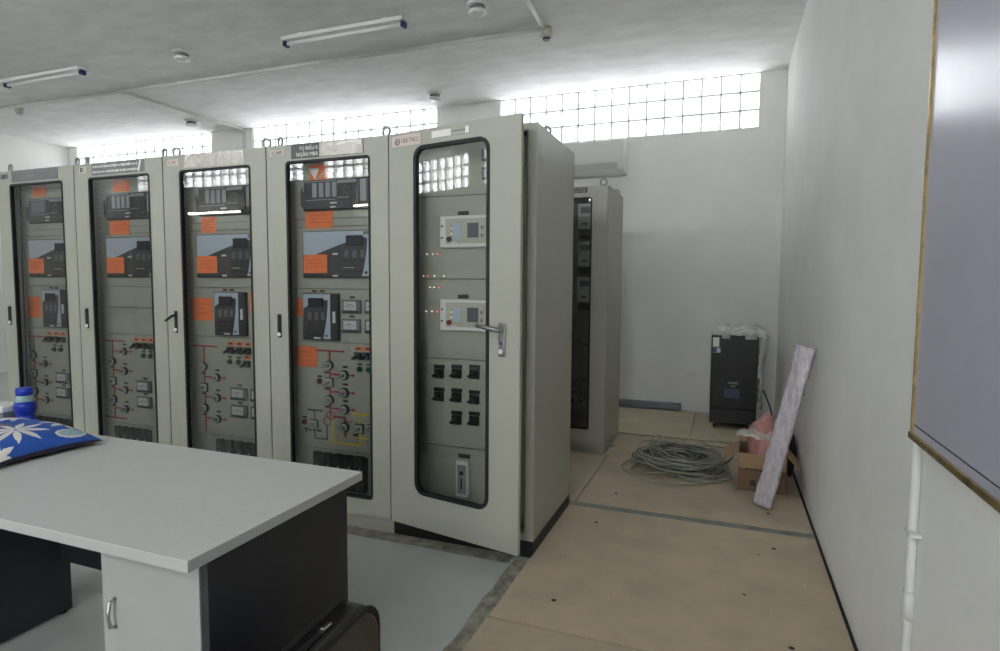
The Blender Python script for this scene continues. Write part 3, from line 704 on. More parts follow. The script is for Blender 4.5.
for x, z in [(0.243, .905), (0.346, .911), (0.448, .914), (0.243, .782), (0.346, .784), (0.448, .781), (0.346, .664), (0.448, .668)]:
    mb = MB(M_BLACK); mb.box(x - 0.028, x + 0.028, PY - 0.012, PY, z - 0.038, z + 0.012, bev=0.003, seg=1)
    mb.cyl((x, PY - 0.028, z - 0.014), (x, PY - 0.011, z - 0.014), 0.016, 12, M_DGREY).tube([(x - 0.024, PY - 0.034, z - 0.024), (x + 0.014, PY - 0.036, z - 0.004)], 0.008, 6)
    o = mb.build('selector_switch', c5)
    MB(M_BLACK).box(x - 0.031, x + 0.031, PY - 0.004, PY + 0.001, z + 0.014, z + 0.034).build('name_tag', o)
mb = MB(M_WHITE); mb.box(0.353, 0.424, PY - 0.03, PY, 0.245, 0.440, bev=0.004, seg=1).box(0.364, 0.413, PY - 0.034, PY - 0.028, 0.265, 0.42, M_LGREY, bev=0.002, seg=1)
mb.lathe((0.388, PY - 0.034, 0.375), [(0.012, 0), (0.010, -0.006)], 12, M_BLACK, 'y').box(0.384, 0.392, PY - 0.036, PY - 0.033, 0.29, 0.35, M_BLACK)
o = mb.build('lock_module', c5); t = MB(M_BLACK); t.box(0.356, 0.424, PY - 0.003, PY + 0.001, 0.448, 0.470); t.build('name_tag', c5)

# rear meter cabinet
c6 = thing('meter_cabinet', 'grey cabinet of the rear row with electricity meters behind its narrow glass', 'cabinet', (-0.015, 1.92, 0))
shell(c6, depth=0.697); d = door(c6, 0.125, 0.675, 0.205, 2.050, 0.022)
plate(d, 'nameplate', 0.40, 0.637, 2.085, 2.128, M_PLATED, extra=lambda mb, y: smudge(mb, y, 0.41, 0.63, 2.085, 2.125, 2, M_MGREY, 9))
MB(M_DARKIN).box(0.09, 0.71, PY + 0.02, PY + 0.03, 0.13, 2.1).build('back_plate', c6)
for z0 in (1.805, 1.510, 1.222):
    for x0 in (0.20, 0.375, 0.550):
        y = PY - 0.045
        mb = MB(mat('meter_case', (184, 188, 188), 0.4)); mb.box(x0, x0 + 0.125, y, PY + 0.02, z0, z0 + 0.205, bev=0.008, seg=2)
        mb.box(x0 + 0.006, x0 + 0.119, y - 0.012, y, z0 + 0.004, z0 + 0.095, None, bev=0.006, seg=2)
        mb.box(x0 + 0.04, x0 + 0.085, y - 0.015, y - 0.01, z0 + 0.035, z0 + 0.055, M_MGREY)
        o = mb.build('electricity_meter', c6)
        MB(M_MGREY).box(x0 + 0.025, x0 + 0.10, y - 0.006, y + 0.002, z0 + 0.13, z0 + 0.175).build('meter_display', o)
        MB(M_BLACK).box(x0 + 0.008, x0 + 0.117, y + 0.01, PY + 0.02, z0 - 0.06, z0 - 0.004, bev=0.003, seg=1).build('terminal_cover', o)
wr = MB(M_BLACK)
for z in (0.885, 0.600):
    for k in range(3): wr.tube([(0.53 + 0.01 * k, PY, z - 0.02), (0.58, PY - 0.03, z + 0.01), (0.64, PY - 0.02, z - 0.004 * k), (0.70, PY + 0.01, z - 0.01)], 0.004, 6)
wr.build('wiring', c6)
for z in (0.395, 0.465):
    for k in range(3):
        x0 = 0.50 + k * 0.07
        MB(M_MGREY).box(x0, x0 + 0.055, PY - 0.04, PY + 0.02, z, z + 0.055, bev=0.003, seg=1).box(x0 + 0.015, x0 + 0.04, PY - 0.05, PY - 0.04, z + 0.02, z + 0.035, M_BLACK).build('circuit_breaker', c6)

# ------------------------------------------------------------------ desk
M_DTOP = mat('white_melamine', (193, 193, 191), 0.42, var=0.02, vscale=60)
M_DBLK = mat('black_melamine', (34, 35, 40), 0.5, var=0.08, vscale=40, bump=0.05, bscale=120)
M_DSHADE = mat('light_grey_melamine', (156, 157, 153), 0.5, var=0.02)  # white of the pedestal greyed, its shade is put into the colour
dk = thing('desk', 'desk with white top, black side panels and a pale pedestal, in the left foreground', 'desk', (-0.35, -1.445, 0))
def D(mb): # world coords to desk-local
    for v in mb.bm.verts: v.co -= Vector((-0.35, -1.445, 0))
    return mb
D(MB(M_DTOP).box(-1.27, 0.553, -1.782, -1.100, 0.7485, 0.750).box(-1.27, 0.553, -1.782, -1.100, 0.722, 0.7485, mat('grey_edge_band', (166, 167, 164), 0.5))).build('desk_top', dk)  # edge colour darkened below the top's white to paint in its shade
D(MB(M_DBLK).box(0.486, 0.510, -1.690, -1.125, 0.0, 0.722, bev=0.001, seg=1)).build('side_panel', dk)
D(MB(M_DBLK).box(-1.20, -0.85, -1.690, -1.135, 0.012, 0.722, bev=0.001, seg=1).cyl((-0.88, -1.16, 0), (-0.88, -1.16, 0.014), 0.02, 12, M_RUB).cyl((-1.17, -1.16, 0), (-1.17, -1.16, 0.014), 0.02, 12, M_RUB).cyl((-0.88, -1.66, 0), (-0.88, -1.66, 0.014), 0.02, 12, M_RUB)).build('side_pedestal', dk)
D(MB(M_DBLK).box(-0.85, 0.14, -1.175, -1.157, 0.235, 0.722)).build('modesty_panel', dk)
D(MB(M_DSHADE).box(0.140, 0.486, -1.675, -1.14, 0.02, 0.7215)).build('pedestal', dk)
dd = D(MB(M_DSHADE).box(0.142, 0.4835, -1.692, -1.676, 0.03, 0.715, bev=0.0015, seg=1)).build('pedestal_door', dk)
D(MB(M_CHROME).tube([(0.190, -1.692, 0.545), (0.190, -1.708, 0.54), (0.190, -1.714, 0.51), (0.190, -1.708, 0.475), (0.190, -1.692, 0.468)], 0.005, 8)).build('door_pull', dd)

# flowered blue cushion
M_BLUE = mat('bright_blue_cloth', (30, 82, 168), 0.6, var=0.08, vscale=30)
M_PETAL = mat('cream_print', (216, 212, 206), 0.6)
M_BROWN = mat('brown_print', (120, 98, 88), 0.6)
M_TEAL = mat('pale_teal_print', (150, 180, 190), 0.6)
M_NAVY = mat('navy_hem', (28, 26, 48), 0.6)
def cushion():
    mb = MB(M_BLUE, M_PETAL, M_BROWN, M_TEAL, M_NAVY)
    nx, ny = 160, 120; W, L = 0.52, 0.37
    def col(x, y):
        def petal(cx, cy, n, r, wd, rot):
            dx, dy = x - cx, y - cy; d = math.hypot(dx, dy)
            if d > r or d < 0.006: return False
            a = (math.atan2(dy, dx) - rot) / (2 * PI / n); a = abs(a - round(a)) * 2 * PI / n
            return a * d < wd * math.sin(PI * min(1, d / r) ** 1.1) + 0.0004
        if petal(0.385, 0.150, 9, 0.105, 0.0115, 0.3): return 1
        if petal(0.375, 0.330, 8, 0.085, 0.012, 0.5): return 1
        if petal(0.17, 0.27, 9, 0.085, 0.013, 0.1): return 1
        if petal(0.15, 0.06, 9, 0.09, 0.013, 0.7): return 1
        if petal(0.50, 0.02, 8, 0.07, 0.013, 0.2): return 1
        d = math.hypot((x - 0.478) / 0.026, (y - 0.285) / 0.052)
        if d < 0.78: return 3
        if d < 1: return 1
        d = math.hypot((x - 0.245) / 0.036, (y - 0.150) / 0.036)
        if d < 1: return 2
        q = y - (0.165 - 0.35 * (x - 0.25))
        if 0.25 < x < 0.355 and abs(q) < 0.036 and math.sin(x * 250 + abs(q) * 170) > -0.1: return 2
        return 0
    def pt(i, j, top):
        u, v = i / nx * 2 - 1, j / ny * 2 - 1
        e = max(0.0, (1 - abs(u) ** 3.2) * (1 - abs(v) ** 3.2))
        k = 1 - 0.05 * (1 - v * v) * abs(u) ** 3
        x = 0.26 + u * 0.26 * (1 - 0.05 * (1 - v * v)); y = 0.185 + v * 0.185 * (1 - 0.06 * (1 - u * u))
        w = 0.006 * noise.noise(Vector((x * 9, y * 9, 0)))
        z = 0.008 + 0.006 * (abs(u) ** 6) + ((0.088 * e ** 0.55 + w * e) if top else -0.008 * min(1, e * 3))
        return (x, y, max(0.0015, z))
    for top in (True, False):
        G = [[mb.bm.verts.new(pt(i, j, top)) for j in range(ny + 1)] for i in range(nx + 1)] if top else [[mb.bm.verts.new(pt(i * 5, j * 5, top)) for j in range(ny // 5 + 1)] for i in range(nx // 5 + 1)]
        for i in range(len(G) - 1):
            for j in range(len(G[0]) - 1):
                f = mb.bm.faces.new((G[i][j], G[i + 1][j], G[i + 1][j + 1], G[i][j + 1])); f.smooth = True
                if top:
                    x, y = (i + .5) / nx * W, (j + .5) / ny * L
                    f.material_index = col(x, y)
                    if i < 1 or j < 1 or i > nx - 2 or j > ny - 2: f.material_index = 4
                else: f.material_index = 4
    return mb
o = cushion().build('cushion', loc=(-1.078, -1.545, 0.7502), recalc=True)
o.rotation_euler = (0, 0, math.radians(-1))
tag(o, 'puffy blue cushion with cream flower print lying on the white desk top', 'cushion')

# bottle and box
M_BOTB = mat('royal_blue_plastic', (24, 52, 170), 0.3)
M_BOTC = mat('cloudy_green_plastic', (140, 170, 165), 0.3)
bt = thing('bottle', 'blue plastic bottle standing on the desk behind the flowered cushion', 'bottle', (-1.085, -1.139, 0.7502))
MB(M_BOTB).lathe((0, 0, 0), [(0.03, 0), (0.035, 0.004), (0.036, 0.05), (0.031, 0.056), (0.031, 0.062), (0.037, 0.07), (0.038, 0.105), (0.035, 0.112)], 24).build('bottle_body', bt)
MB(M_BOTC).lathe((0, 0, 0), [(0.035, 0.110), (0.035, 0.120), (0.031, 0.138), (0.026, 0.143)], 24).build('bottle_shoulder', bt)
MB(M_BOTB).lathe((0, 0, 0), [(0.026, 0.142), (0.030, 0.145), (0.030, 0.170), (0.028, 0.174)], 24).build('bottle_cap', bt)
MB(M_BOTB).lathe((0, 0, 0), [(0.0362, 0.1125), (0.0362, 0.1175)], 24).build('ring', bt)
bx = thing('carton', 'small white lidded box on the desk, at the left edge of the photo', 'box', (-1.188, -1.158, 0.7502), math.radians(3))
MB(M_MGREY).box(-0.06, 0.06, -0.045, 0.045, 0, 0.085, bev=0.002, seg=1).build('box_body', bx)
MB(M_WHITE).box(-0.063, 0.063, -0.048, 0.048, 0.075, 0.100, bev=0.003, seg=1).build('lid', bx)

# glossy dark bag on the floor
M_LEATH = mat('glossy_dark_brown_leatherette', (28, 25, 23), 0.2, var=0.1, bump=0.12, bscale=14, coat=0.3)
bg = thing('bag', 'glossy dark brown zipped bag standing on the floor beside the desk', 'bag', (0.710, -1.572, 0.0))
mb = MB(M_LEATH); 
def srect(y, z0, z1, w): pass
rings = []
for k in range(13):     # cross-sections along the width, shrinking at both faces
    t = k / 12; x = -0.058 + 0.116 * t; e = abs(2 * t - 1) ** 4
    R = rrect(-0.245 + 0.02 * e, 0.245 - 0.02 * e, 0.0 + 0.01 * e, 0.468 - 0.02 * e, 0.075, 6)
    rings.append([(x, a, b + 0.012 * math.sin(a * 6)*(1 if b > 0.2 else 0)) for a, b in R])
mb.loops(rings); bodyb = mb.build('bag_body', bg)
for x in (-0.044, 0.044):
    R = rrect(-0.242, 0.242, 0.004, 0.464, 0.075, 6)
    MB(M_RUB).tube([(x, a, b + 0.012 * math.sin(a * 6)*(1 if b > 0.2 else 0)) for a, b in R], 0.008, 8, closed=True).build('piping', bg)
mb = MB(M_BLACK); mb.box(-0.007, 0.007, -0.16, 0.16, 0.456, 0.474); mb.build('zipper', bg)
MB(M_CHROME).box(-0.008, 0.008, 0.05, 0.085, 0.472, 0.482, bev=0.003, seg=1).build('zip_pull', bg)
MB(M_LEATH).tube([(0.052, -0.13, 0.27), (0.064, -0.10, 0.36), (0.066, 0.0, 0.39), (0.064, 0.10, 0.36), (0.052, 0.13, 0.27)], 0.010, 8).build('carry_handle', bg)

# ------------------------------------------------------------------ right wall: whiteboard and conduit
wb = thing('whiteboard', 'large lavender-white board with thin brass frame on the right wall', 'whiteboard', (XR, -2.04, 0.965))
M_WB = mat('glossy_lavender_board', (172, 173, 188), 0.22, var=0.02, vscale=2, spec=0.22)
M_BRASS = mat('worn_brass', (150, 130, 82), 0.35, metal=0.7, var=0.25, vscale=25)
MB(M_WB).box(-0.016, -0.002, -1.2, 1.2, 0.008, 1.322).box(-0.0165, -0.0155, -1.19, 1.19, 0.030, 0.033, M_SCREEN).build('board', wb)
fr = MB(M_BRASS)
fr.box(-0.022, 0, 1.2, 1.207, -0.010, 1.332).box(-0.024, 0, -1.210, -1.2, -0.008, 1.338).box(-0.024, 0, -1.216, 1.216, -0.008, 0.008).box(-0.024, 0, -1.216, 1.216, 1.322, 1.338)
fr.build('frame', wb)
pc = MB(mat('wall_white_pvc', (205, 206, 202), 0.6)); pc.cyl((XR - 0.011, -0.868, 0.0), (XR - 0.011, -0.868, 0.9555), 0.0125, 16)
pc.cyl((XR - 0.011, -0.868, 0.46), (XR - 0.011, -0.868, 0.54), 0.0155, 16)
pc.box(XR - 0.028, XR, -0.905, -0.85, 0.70, 0.712, bev=0.002, seg=1)
o = pc.build('wall_conduit'); tag(o, 'white plastic conduit running down the right wall from under the whiteboard', 'conduit')

# ------------------------------------------------------------------ back wall fittings
ac = thing('air_conditioner', 'white split air conditioner on the back wall below the glass blocks', 'air conditioner', (0.15, YB, 2.56))
mb = MB(M_WHITE)
prof = [(0, 0), (-0.12, 0), (-0.19, 0.05), (-0.215, 0.12), (-0.215, 0.34), (-0.19, 0.365), (0, 0.37)]
mb.loops([[(-0.45, y, z) for y, z in prof], [(0.45, y, z) for y, z in prof]], smooth=False); mb.build('housing', ac)
MB(M_PVC).box(-0.42, 0.42, -0.222, -0.214, 0.125, 0.345, bev=0.003, seg=1).build('front_cover', ac)
MB(mat('dim_white_louvre', (186, 188, 188), 0.5)).loops([[(-0.38, -0.216, 0.113), (-0.38, -0.194, 0.052), (-0.38, -0.188, 0.052), (-0.38, -0.21, 0.113)], [(0.38, -0.216, 0.113), (0.38, -0.194, 0.052), (0.38, -0.188, 0.052), (0.38, -0.21, 0.113)]], smooth=False).build('air_louvre', ac)
so = MB(M_WHITE); so.box(1.283, 1.417, YB - 0.012, YB, 0.36, 0.438, bev=0.004, seg=2)
for k in range(2): so.box(1.305 + k * 0.055, 1.337 + k * 0.055, YB - 0.0145, YB - 0.011, 0.382, 0.416, M_PVC)
tag(so.build('wall_socket'), 'white double wall socket low on the back wall', 'socket')
pl = MB(mat('grey_sheet', (124, 128, 134), 0.5, var=0.06)); pl.box(0.40, 1.24, 3.86, 3.945, 0.0225, 0.082, bev=0.004, seg=1).box(0.40, 1.24, 3.855, 3.90, 0.0225, 0.05, bev=0.003, seg=1)
tag(pl.build('plank'), 'grey plank lying on the floor along the back wall', 'plank')

# black wrapped unit
ups = thing('power_unit', 'tall black power unit on casters wrapped in clear plastic by the back wall', 'power unit', (1.750, 3.34, 0.022))
M_UPS = mat('gloss_black_enamel', (15, 15, 17), 0.45, var=0.1, spec=0.35)
MB(M_UPS).box(-0.203, 0.203, -0.20, 0.22, 0.055, 0.875, bev=0.006, seg=2).build('housing', ups)
MB(M_UPS).box(-0.200, 0.200, -0.215, -0.198, 0.20, 0.870, bev=0.005, seg=2).box(-0.200, 0.200, -0.212, -0.198, 0.058, 0.192, M_BLACK, bev=0.004, seg=1).build('front_panel', ups)
MB(M_WHITE).box(-0.190, -0.135, -0.2195, -0.2165, 0.775, 0.862).box(-0.190, -0.122, -0.220, -0.2165, 0.72, 0.765, M_FACE).box(-0.190, -0.155, -0.2205, -0.2165, 0.722, 0.763, mat('dark_blue_sticker', (40, 52, 84), 0.5)).build('sticker', ups)
MB(M_MGREY).box(-0.05, 0.04, -0.219, -0.2165, 0.432, 0.452).box(-0.025, 0.02, -0.219, -0.2165, 0.405, 0.418).box(-0.08, 0.055, -0.2195, -0.2165, 0.300, 0.385, mat('blue_grey_display', (52, 58, 92), 0.3)).build('badge', ups)
for x in (-0.155, 0.155):
    for y in (-0.16, 0.17):
        MB(M_RUB).cyl((x - 0.012, y, 0.025), (x + 0.012, y, 0.025), 0.025, 14).box(x - 0.016, x + 0.016, y - 0.018, y + 0.018, 0.045, 0.06, M_METAL).build('caster', ups)
M_FILM = film_mat('clear_wrap', (190, 194, 194), 0.015, 0.25, 7, 0.5)
M_FILM2 = film_mat('white_wrap', (224, 226, 218), 0.55, 0.35, 8, 0.4)
wrp = MB(M_FILM, M_FILM2)
rings = []
nseg = 64
for k in range(22):
    t = k / 21; z = 0.21 + 0.75 * t
    ring = []
    for j in range(nseg):
        a = 2 * PI * j / nseg; cx, sy = math.cos(a), math.sin(a)
        q = (abs(cx) ** 6 + abs(sy) ** 6) ** (-1 / 6)
        hx, hy = 0.211, 0.226
        if cx > 0: hx += 0.035 + 0.055 * t * t
        top = max(0, (z - 0.875) / 0.085); sh = 1 - 0.35 * top ** 2 
        n1 = noise.noise(Vector((cx * 3, sy * 3, z * 6))) * 0.022 + noise.noise(Vector((cx * 9, sy * 9, z * 14))) * 0.006
        if sy < -0.75 and z < 0.87: n1 = abs(n1) * 0.25
        ring.append((cx * q * hx * sh + (n1 * cx), sy * q * hy * sh + n1 * sy + (-0.004), z + (0.03 * noise.noise(Vector((cx * 4, sy * 4, 9))) if top > 0 else 0)))
    rings.append(ring)
wrp.loops(rings, M_FILM, caps=False)
wrp.face(rings[-1], M_FILM2)
for f in wrp.bm.faces:
    c = f.calc_center_median()
    if c.z > 0.872 or c.x > 0.214: f.material_index = 1
wrp.build('plastic_wrap', ups)
cd = MB(M_RUB); cd.tube([(0.20, 0.12, 0.34), (0.28, 0.20, 0.32), (0.34, 0.20, 0.18), (0.37, 0.12, 0.06), (0.33, -0.02, 0.012), (0.25, -0.06, 0.012), (0.27, 0.08, 0.012), (0.37, 0.16, 0.012)], 0.007, 8)
cd.build('power_cord', ups)

# ------------------------------------------------------------------ cardboard box and what is by it
M_CARD = mat('brown_cardboard', (158, 130, 98), 0.8, var=0.07, vscale=14)
M_CARDI = mat('cardboard_dim', (118, 95, 72), 0.85, var=0.08, vscale=14)
cb = thing('cardboard_box', 'open brown cardboard box on the floor by the right wall', 'box', (1.92, 1.57, 0.0222), math.radians(-2))
mb = MB(M_CARDI); w, l, hh, t = 0.145, 0.16, 0.25, 0.005
mb.box(-w, w, -l, -l + t, 0, hh).box(-w, w, l - t, l, 0, hh).box(-w, -w + t, -l, l, 0, hh).box(w - t, w, -l, l, 0, hh).box(-w, w, -l, l, 0, t)
for k in range(4): mb.box(-0.10 + k * 0.03, -0.082 + k * 0.03, -l - 0.0008, -l + 0.001, 0.14, 0.165, M_INK)
for k in range(2): mb.box(-0.07 + k * 0.06, -0.035 + k * 0.06, -l - 0.0008, -l + 0.001, 0.035, 0.075, M_INK)
mb.build('box_body', cb)
def flap(p, dirv, width_axis, wd, ln):
    mb = MB(M_CARD); p = Vector(p); d_ = Vector(dirv).normalized() * ln; a = Vector(width_axis) * wd; n = d_.cross(a).normalized() * 0.004
    q = [p - a, p + a, p + a * 0.97 + d_, p - a * 0.97 + d_]
    mb.loops([q, [v + n for v in q]], smooth=False); mb.build('flap', cb)
flap((0, -l - 0.002, hh), (0, -0.16, -1), (1, 0, 0), w, 0.095)
flap((-w, 0, hh), (-1, 0, -0.55), (0, 1, 0), l, 0.115)
flap((w, 0, hh), (0.85, 0, -0.95), (0, 1, 0), l, 0.125)
flap((0, l, hh), (0, 1, 0.35), (1, 0, 0), w, 0.1)
M_PINK = mat('dusty_pink_plastic', (190, 136, 130), 0.4, var=0.15, vscale=14, bump=0.4, bscale=18)
pk = thing('plastic_bag', 'crumpled pink and clear plastic bag stuffed in the cardboard box', 'bag', (1.92, 1.57, 0.10))
def blob(m, c, s, amp, fr, seed, n=28, mb=None):
    mb = mb or MB(m); r = bmesh.ops.create_icosphere(mb.bm, subdivisions=4, radius=1.0)
    for v in r['verts']:
        p = v.co.copy(); d = 1 + amp * noise.noise(p * fr + Vector((seed, 0, 0))) + amp * 0.5 * noise.noise(p * fr * 2.6 + Vector((0, seed, 0)))
        v.co = Vector((c[0] + p.x * s[0] * d, c[1] + p.y * s[1] * d, c[2] + p.z * s[2] * d))
    for f in mb.bm.faces: f.smooth = True
    return mb
pb = blob(M_PINK, (0.010, 0.0, 0.20), (0.113, 0.120, 0.200), 0.22, 1.6, 3)
pb.build('bag_filling', pk)
wf = MB(M_FILM2); G = []
for i in range(16):
    row = []
    for j in range(14):
        u, v = i / 15, j / 13
        x = -0.165 + 0.21 * u; y = -0.15 + 0.2 * v * (0.25 + 0.75 * u); z = 0.275 + 0.085 * u ** 0.7 - 0.10 * (1 - v) * u + 0.02 * math.sin(v * PI) + 0.018 * noise.noise(Vector((u * 4, v * 4, 5)))
        row.append(wf.bm.verts.new((x, y, z)))
    G.append(row)
for i in range(15):
    for j in range(13):
        f = wf.bm.faces.new((G[i][j], G[i + 1][j], G[i + 1][j + 1], G[i][j + 1])); f.smooth = True
wf.build('clear_film', pk)
nb = blob(mat('navy_cloth', (34, 36, 56), 0.7), (2.120, 1.86, 0.19), (0.036, 0.09, 0.17), 0.12, 1.8, 8)
tag(nb.build('cloth_bag'), 'dark navy bag behind the cardboard box, against the right wall', 'bag')

# wrapped slab leaning on the wall
M_WRAP = mat('silvery_bubble_wrap', (182, 176, 182), 0.16, var=0.12, vscale=34, bump=1.0, bscale=30, spec=0.9, stretch=(1.2, 1.2, 0.45))
sl = MB(M_WRAP)
b0, t0 = Vector((1.920, 1.135, 0.030)), Vector((2.125, 1.135, 1.012))
ax = (t0 - b0); L = ax.length; ax.normalize(); sd = Vector((0.25, 1, 0)); sd = Vector((0.93, -0.30, 0)); sd = (sd - ax * sd.dot(ax)).normalized(); nn = ax.cross(sd).normalized()
rings = []
for k in range(41):
    t = k / 40; c = b0 + ax * (L * t); ring = []
    for a, b in rrect(-0.052, 0.052, -0.026, 0.026, 0.012, 4):
        p = c + sd * a + nn * b
        dd_ = 0.007 * noise.noise(p * 22) + 0.004 * noise.noise(p * 60)
        ring.append(p + (sd * a + nn * b).normalized() * dd_)
    rings.append(ring)
sl.loops(rings)
mn = min(v.co.z for v in sl.bm.verts); mx_ = max(v.co.x for v in sl.bm.verts)
for v in sl.bm.verts: v.co.z += 0.0225 - mn; v.co.x += min(0, (XR - 0.002) - mx_)
tag(sl.build('wrapped_slab'), 'long slab in crinkled plastic wrap leaning on the right wall by the box', 'wrapped slab')

# coil of cable
M_CABLE = mat('grey_green_cable', (150, 152, 138), 0.5, var=0.08)
M_CABLED = mat('dark_grey_cable', (96, 100, 92), 0.5)
co = MB(M_CABLE, M_CABLED)
R = random.Random(5)
for k in range(36):
    cx, cy = 1.385 + R.uniform(-0.10, 0.07), 1.77 + R.uniform(-0.09, 0.09)
    a, b = R.uniform(0.14, 0.32), R.uniform(0.13, 0.31); ph = R.uniform(0, PI); z0 = 0.03 + 0.0028 * k + R.uniform(0, 0.01)
    tx, ty = R.uniform(-0.12, 0.12), R.uniform(-0.12, 0.12); n_ = 44
    P = []
    for j in range(n_):
        t = 2 * PI * j / n_; x = a * math.cos(t) * (1 + 0.08 * math.sin(3 * t + ph)); y = b * math.sin(t) * (1 + 0.08 * math.cos(2 * t + ph))
        X, Yy = x * math.cos(ph) - y * math.sin(ph), x * math.sin(ph) + y * math.cos(ph)
        P.append((cx + X, cy + Yy, max(0.031, z0 + tx * X + ty * Yy + 0.012 * noise.noise(Vector((X * 5, Yy * 5, k))))))
    co.tube(P, 0.0055, 6, M_CABLED if k % 4 == 0 else M_CABLE, closed=True)
def loop_out(cx, cy, a, b, zt, ph=0.0):
    n_ = 40; P = []
    for j in range(n_):
        t = 2 * PI * j / n_; x, y = a * math.cos(t), b * math.sin(t)
        P.append((cx + x * math.cos(ph) - y * math.sin(ph), cy + x * math.sin(ph) + y * math.cos(ph), 0.031 + zt * max(0, math.sin(t))))
    co.tube(P, 0.0055, 6, M_CABLE, closed=True)
loop_out(1.30, 1.62, 0.33, 0.27, 0.03, -0.3)
loop_out(1.18, 2.16, 0.075, 0.11, 0.09)
loop_out(1.45, 1.98, 0.2, 0.17, 0.11)
loop_out(1.58, 1.62, 0.17, 0.12, 0.05, 0.5)
tag(co.build('cable_coil'), 'loose tangled coil of grey cable on the tan floor board', 'cable')

# ------------------------------------------------------------------ ceiling fittings
M_TUBEOFF = mat('white_glass_tube', (232, 232, 228), 0.3)
M_BLUEEND = mat('navy_end_cap', (40, 46, 92), 0.5)
def batten(x0, y, z, label, lit=False, wall=False):
    t = thing('fluorescent_light', label, 'light', (x0, y, z))
    if wall:
        MB(M_WHITE).box(0, 1.22, -0.004, 0.05, -0.03, 0.03, bev=0.003, seg=1).build('housing', t)
        tb = MB(mat('lit_tube', (255, 252, 245), 0.4, emit=22.0) if lit else M_TUBEOFF); tb.cyl((0.03, 0.075, 0), (1.19, 0.075, 0), 0.016, 12); tb.build('tube', t)
        MB(M_BLUEEND).box(0.0, 0.03, 0.045, 0.095, -0.025, 0.025).box(1.19, 1.22, 0.045, 0.095, -0.025, 0.025).build('tube_holder', t)
        return t
    MB(M_WHITE).box(0, 1.2, -0.055, 0.055, -0.055, -0.022, bev=0.003, seg=1).box(0.15, 0.2, -0.02, 0.02, -0.023, 0.0).box(1.0, 1.05, -0.02, 0.02, -0.023, 0.0).build('housing', t)
    MB(M_TUBEOFF).cyl((0.03, 0.0, -0.073), (1.17, 0.0, -0.073), 0.015, 12).build('tube', t)
    for x in (0.0, 1.172): MB(M_BLUEEND).box(x, x + 0.028, -0.032, 0.032, -0.095, -0.04, bev=0.004, seg=1).build('tube_holder', t)
    return t
batten(-2.02, 1.60, H, 'unlit fluorescent batten on the ceiling, nearer the middle of the photo')
batten(-5.60, 1.47, H, 'unlit fluorescent batten on the ceiling at the far left')
batten(-6.95, YF, 2.53, 'lit fluorescent tube mirrored in the middle cabinet, on the wall behind the viewer', True, True)
batten(-3.64, YF, 2.53, 'lit fluorescent tube mirrored beside the yellow line diagram cabinet, behind the viewer', True, True)

def detector():
    t = thing('smoke_detector', 'x', 'smoke detector', (-3.18, 1.56, H), group=None)
    MB(M_WHITE).lathe((0, 0, 0), [(0.085, 0), (0.085, -0.012), (0.070, -0.020), (0.02, -0.020)], 28).build('base', t)
    MB(M_MGREY).lathe((0, 0, 0), [(0.058, -0.018), (0.058, -0.055)], 24).build('sensor_chamber', t)
    MB(M_WHITE).lathe((0, 0, 0), [(0.070, -0.052), (0.072, -0.066), (0.058, -0.078), (0.02, -0.080)], 28).build('cover', t)
    return t
dt = detector(); dt['label'] = 'round white detector on the ceiling between the two fluorescent battens'
for loc, lab in (((-0.20, 1.63, H), 'round white detector cut by the top edge of the photo'), ((-1.50, 3.45, H), 'round detector on the ceiling before the wide pillar near the open-door cabinet'),
                 ((-5.10, 3.38, H), 'round detector on the ceiling above the left glass-block window')):
    c = copy_thing(dt, loc); c['label'] = lab
cz = H - 0.018
cn = thing('ceiling_conduit', 'thin white conduit running along the ceiling with branches and a round junction box', 'conduit', (-2.0, 2.16, H))
def CL(p): return (p[0] + 2.0, p[1] - 2.16, p[2] - H)
MB(M_PVC).tube([CL((-8.39, 2.08, cz)), CL((-4.76, 2.16, cz)), CL((0.16, 2.20, cz))], 0.019, 10).build('conduit_run', cn)
MB(M_PVC).tube([CL((0.17, 2.20, cz)), CL((0.19, 1.7, cz)), CL((0.26, -0.5, cz)), CL((0.3, -4.9, cz))], 0.019, 10).build('conduit_branch', cn)
MB(M_PVC).tube([CL((-4.76, 2.16, cz)), CL((-4.74, 3.90, cz)), CL((-4.74, 3.93, cz - 0.02)), CL((-4.74, 3.93, 2.2))], 0.016, 10).build('conduit_branch', cn)
M_JB = mat('aged_junction_box', (176, 172, 156), 0.5)
jx, jy, jz = CL((0.18, 2.22, H))
MB(M_JB).lathe((jx, jy, jz), [(0.045, 0), (0.05, -0.03), (0.05, -0.07), (0.042, -0.085)], 20).lathe((jx, jy, jz), [(0.032, -0.084), (0.03, -0.10)], 16, M_DGREY).build('junction_box', cn)
jx, jy, jz = CL((-4.76, 2.16, H)); MB(M_PVC).lathe((jx, jy, jz), [(0.045, 0), (0.045, -0.04), (0.035, -0.05)], 18).build('junction_box', cn)
jx, jy, jz = CL((-6.56, 2.16, H)); MB(M_JB).lathe((jx, jy, jz), [(0.05, 0), (0.05, -0.06), (0.03, -0.1)], 18).build('junction_box', cn)
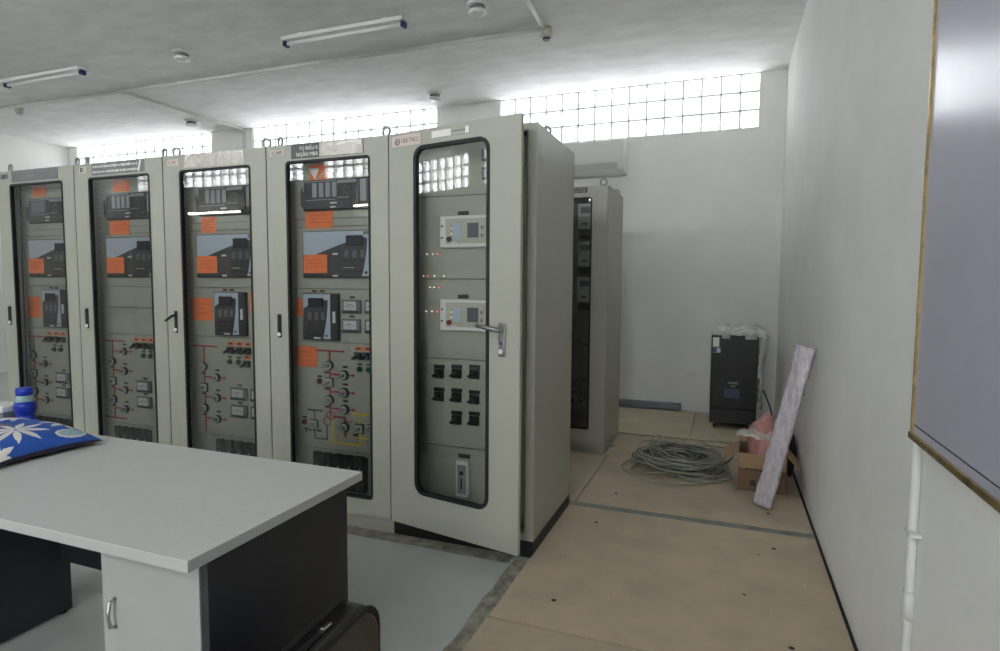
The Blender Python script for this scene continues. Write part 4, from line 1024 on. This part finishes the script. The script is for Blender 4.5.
for x in (-7.4, -5.6, -3.9, -3.0, -2.1, -1.2, -0.5):
    p = CL((x, 2.16 + (x + 4.76) * 0.01, cz)); MB(M_WHITE).box(p[0] - 0.008, p[0] + 0.008, p[1] - 0.028, p[1] + 0.028, -0.03, 0.0).build('clip', cn)

# ------------------------------------------------------------------ light
def area(name, loc, rot, sx, sy, radiance, col=(1, 1, 1)):
    l = bpy.data.lights.new(name, 'AREA'); l.shape = 'RECTANGLE'; l.size = sx; l.size_y = sy
    l.energy = radiance * PI * sx * sy; l.color = col
    o = bpy.data.objects.new(name, l); COL.objects.link(o); o.location = loc; o.rotation_euler = rot
for a, b in BW: area('daylight_back', ((a + b) / 2, YB + 0.3, 3.25), (-PI / 2, 0, 0), b - a + 0.3, 0.9, 4.2, (0.98, 0.99, 1.0))
for a, b in FW: area('daylight_front', ((a + b) / 2, YF - 0.3, 3.25), (PI / 2, 0, 0), b - a + 0.3, 0.9, 13.5, (0.98, 0.99, 1.0))
area('daylight_doorway', (0.95, YF - 0.4, 1.15), (PI / 2, 0, 0), 1.9, 2.2, 0.9, (1.0, 0.99, 0.97))  # added fill lamp outside the invented doorway, brightens the room from the front
w = bpy.data.worlds.new('sky'); SC.world = w; w.use_nodes = True
bgn = w.node_tree.nodes['Background']; bgn.inputs['Color'].default_value = (0.92, 0.96, 1.0, 1); bgn.inputs['Strength'].default_value = 2.2

# ------------------------------------------------------------------ camera
f, yaw, pitch, roll = 593.486, 0.3628, -0.0711, 0.0061
cy, sy = math.cos(yaw), math.sin(yaw)
fw = Vector((-sy * math.cos(pitch), cy * math.cos(pitch), math.sin(pitch))); r = Vector((cy, sy, 0)); u = r.cross(fw)
c_, s_ = math.cos(roll), math.sin(roll)
R2 = c_ * r + s_ * u; U2 = -s_ * r + c_ * u
cam = bpy.data.cameras.new('camera'); cam.sensor_width = 36; cam.lens = f * 36 / 1000; cam.clip_start = 0.05
oc = bpy.data.objects.new('camera', cam); COL.objects.link(oc)
Mx = Matrix((R2, U2, -fw)).transposed().to_4x4(); Mx.translation = Vector((1.6583, -2.7362, 1.3737)); oc.matrix_world = Mx
SC.camera = oc
SC.view_settings.view_transform = 'Standard'; SC.view_settings.look = 'None'; SC.view_settings.exposure = 0.55
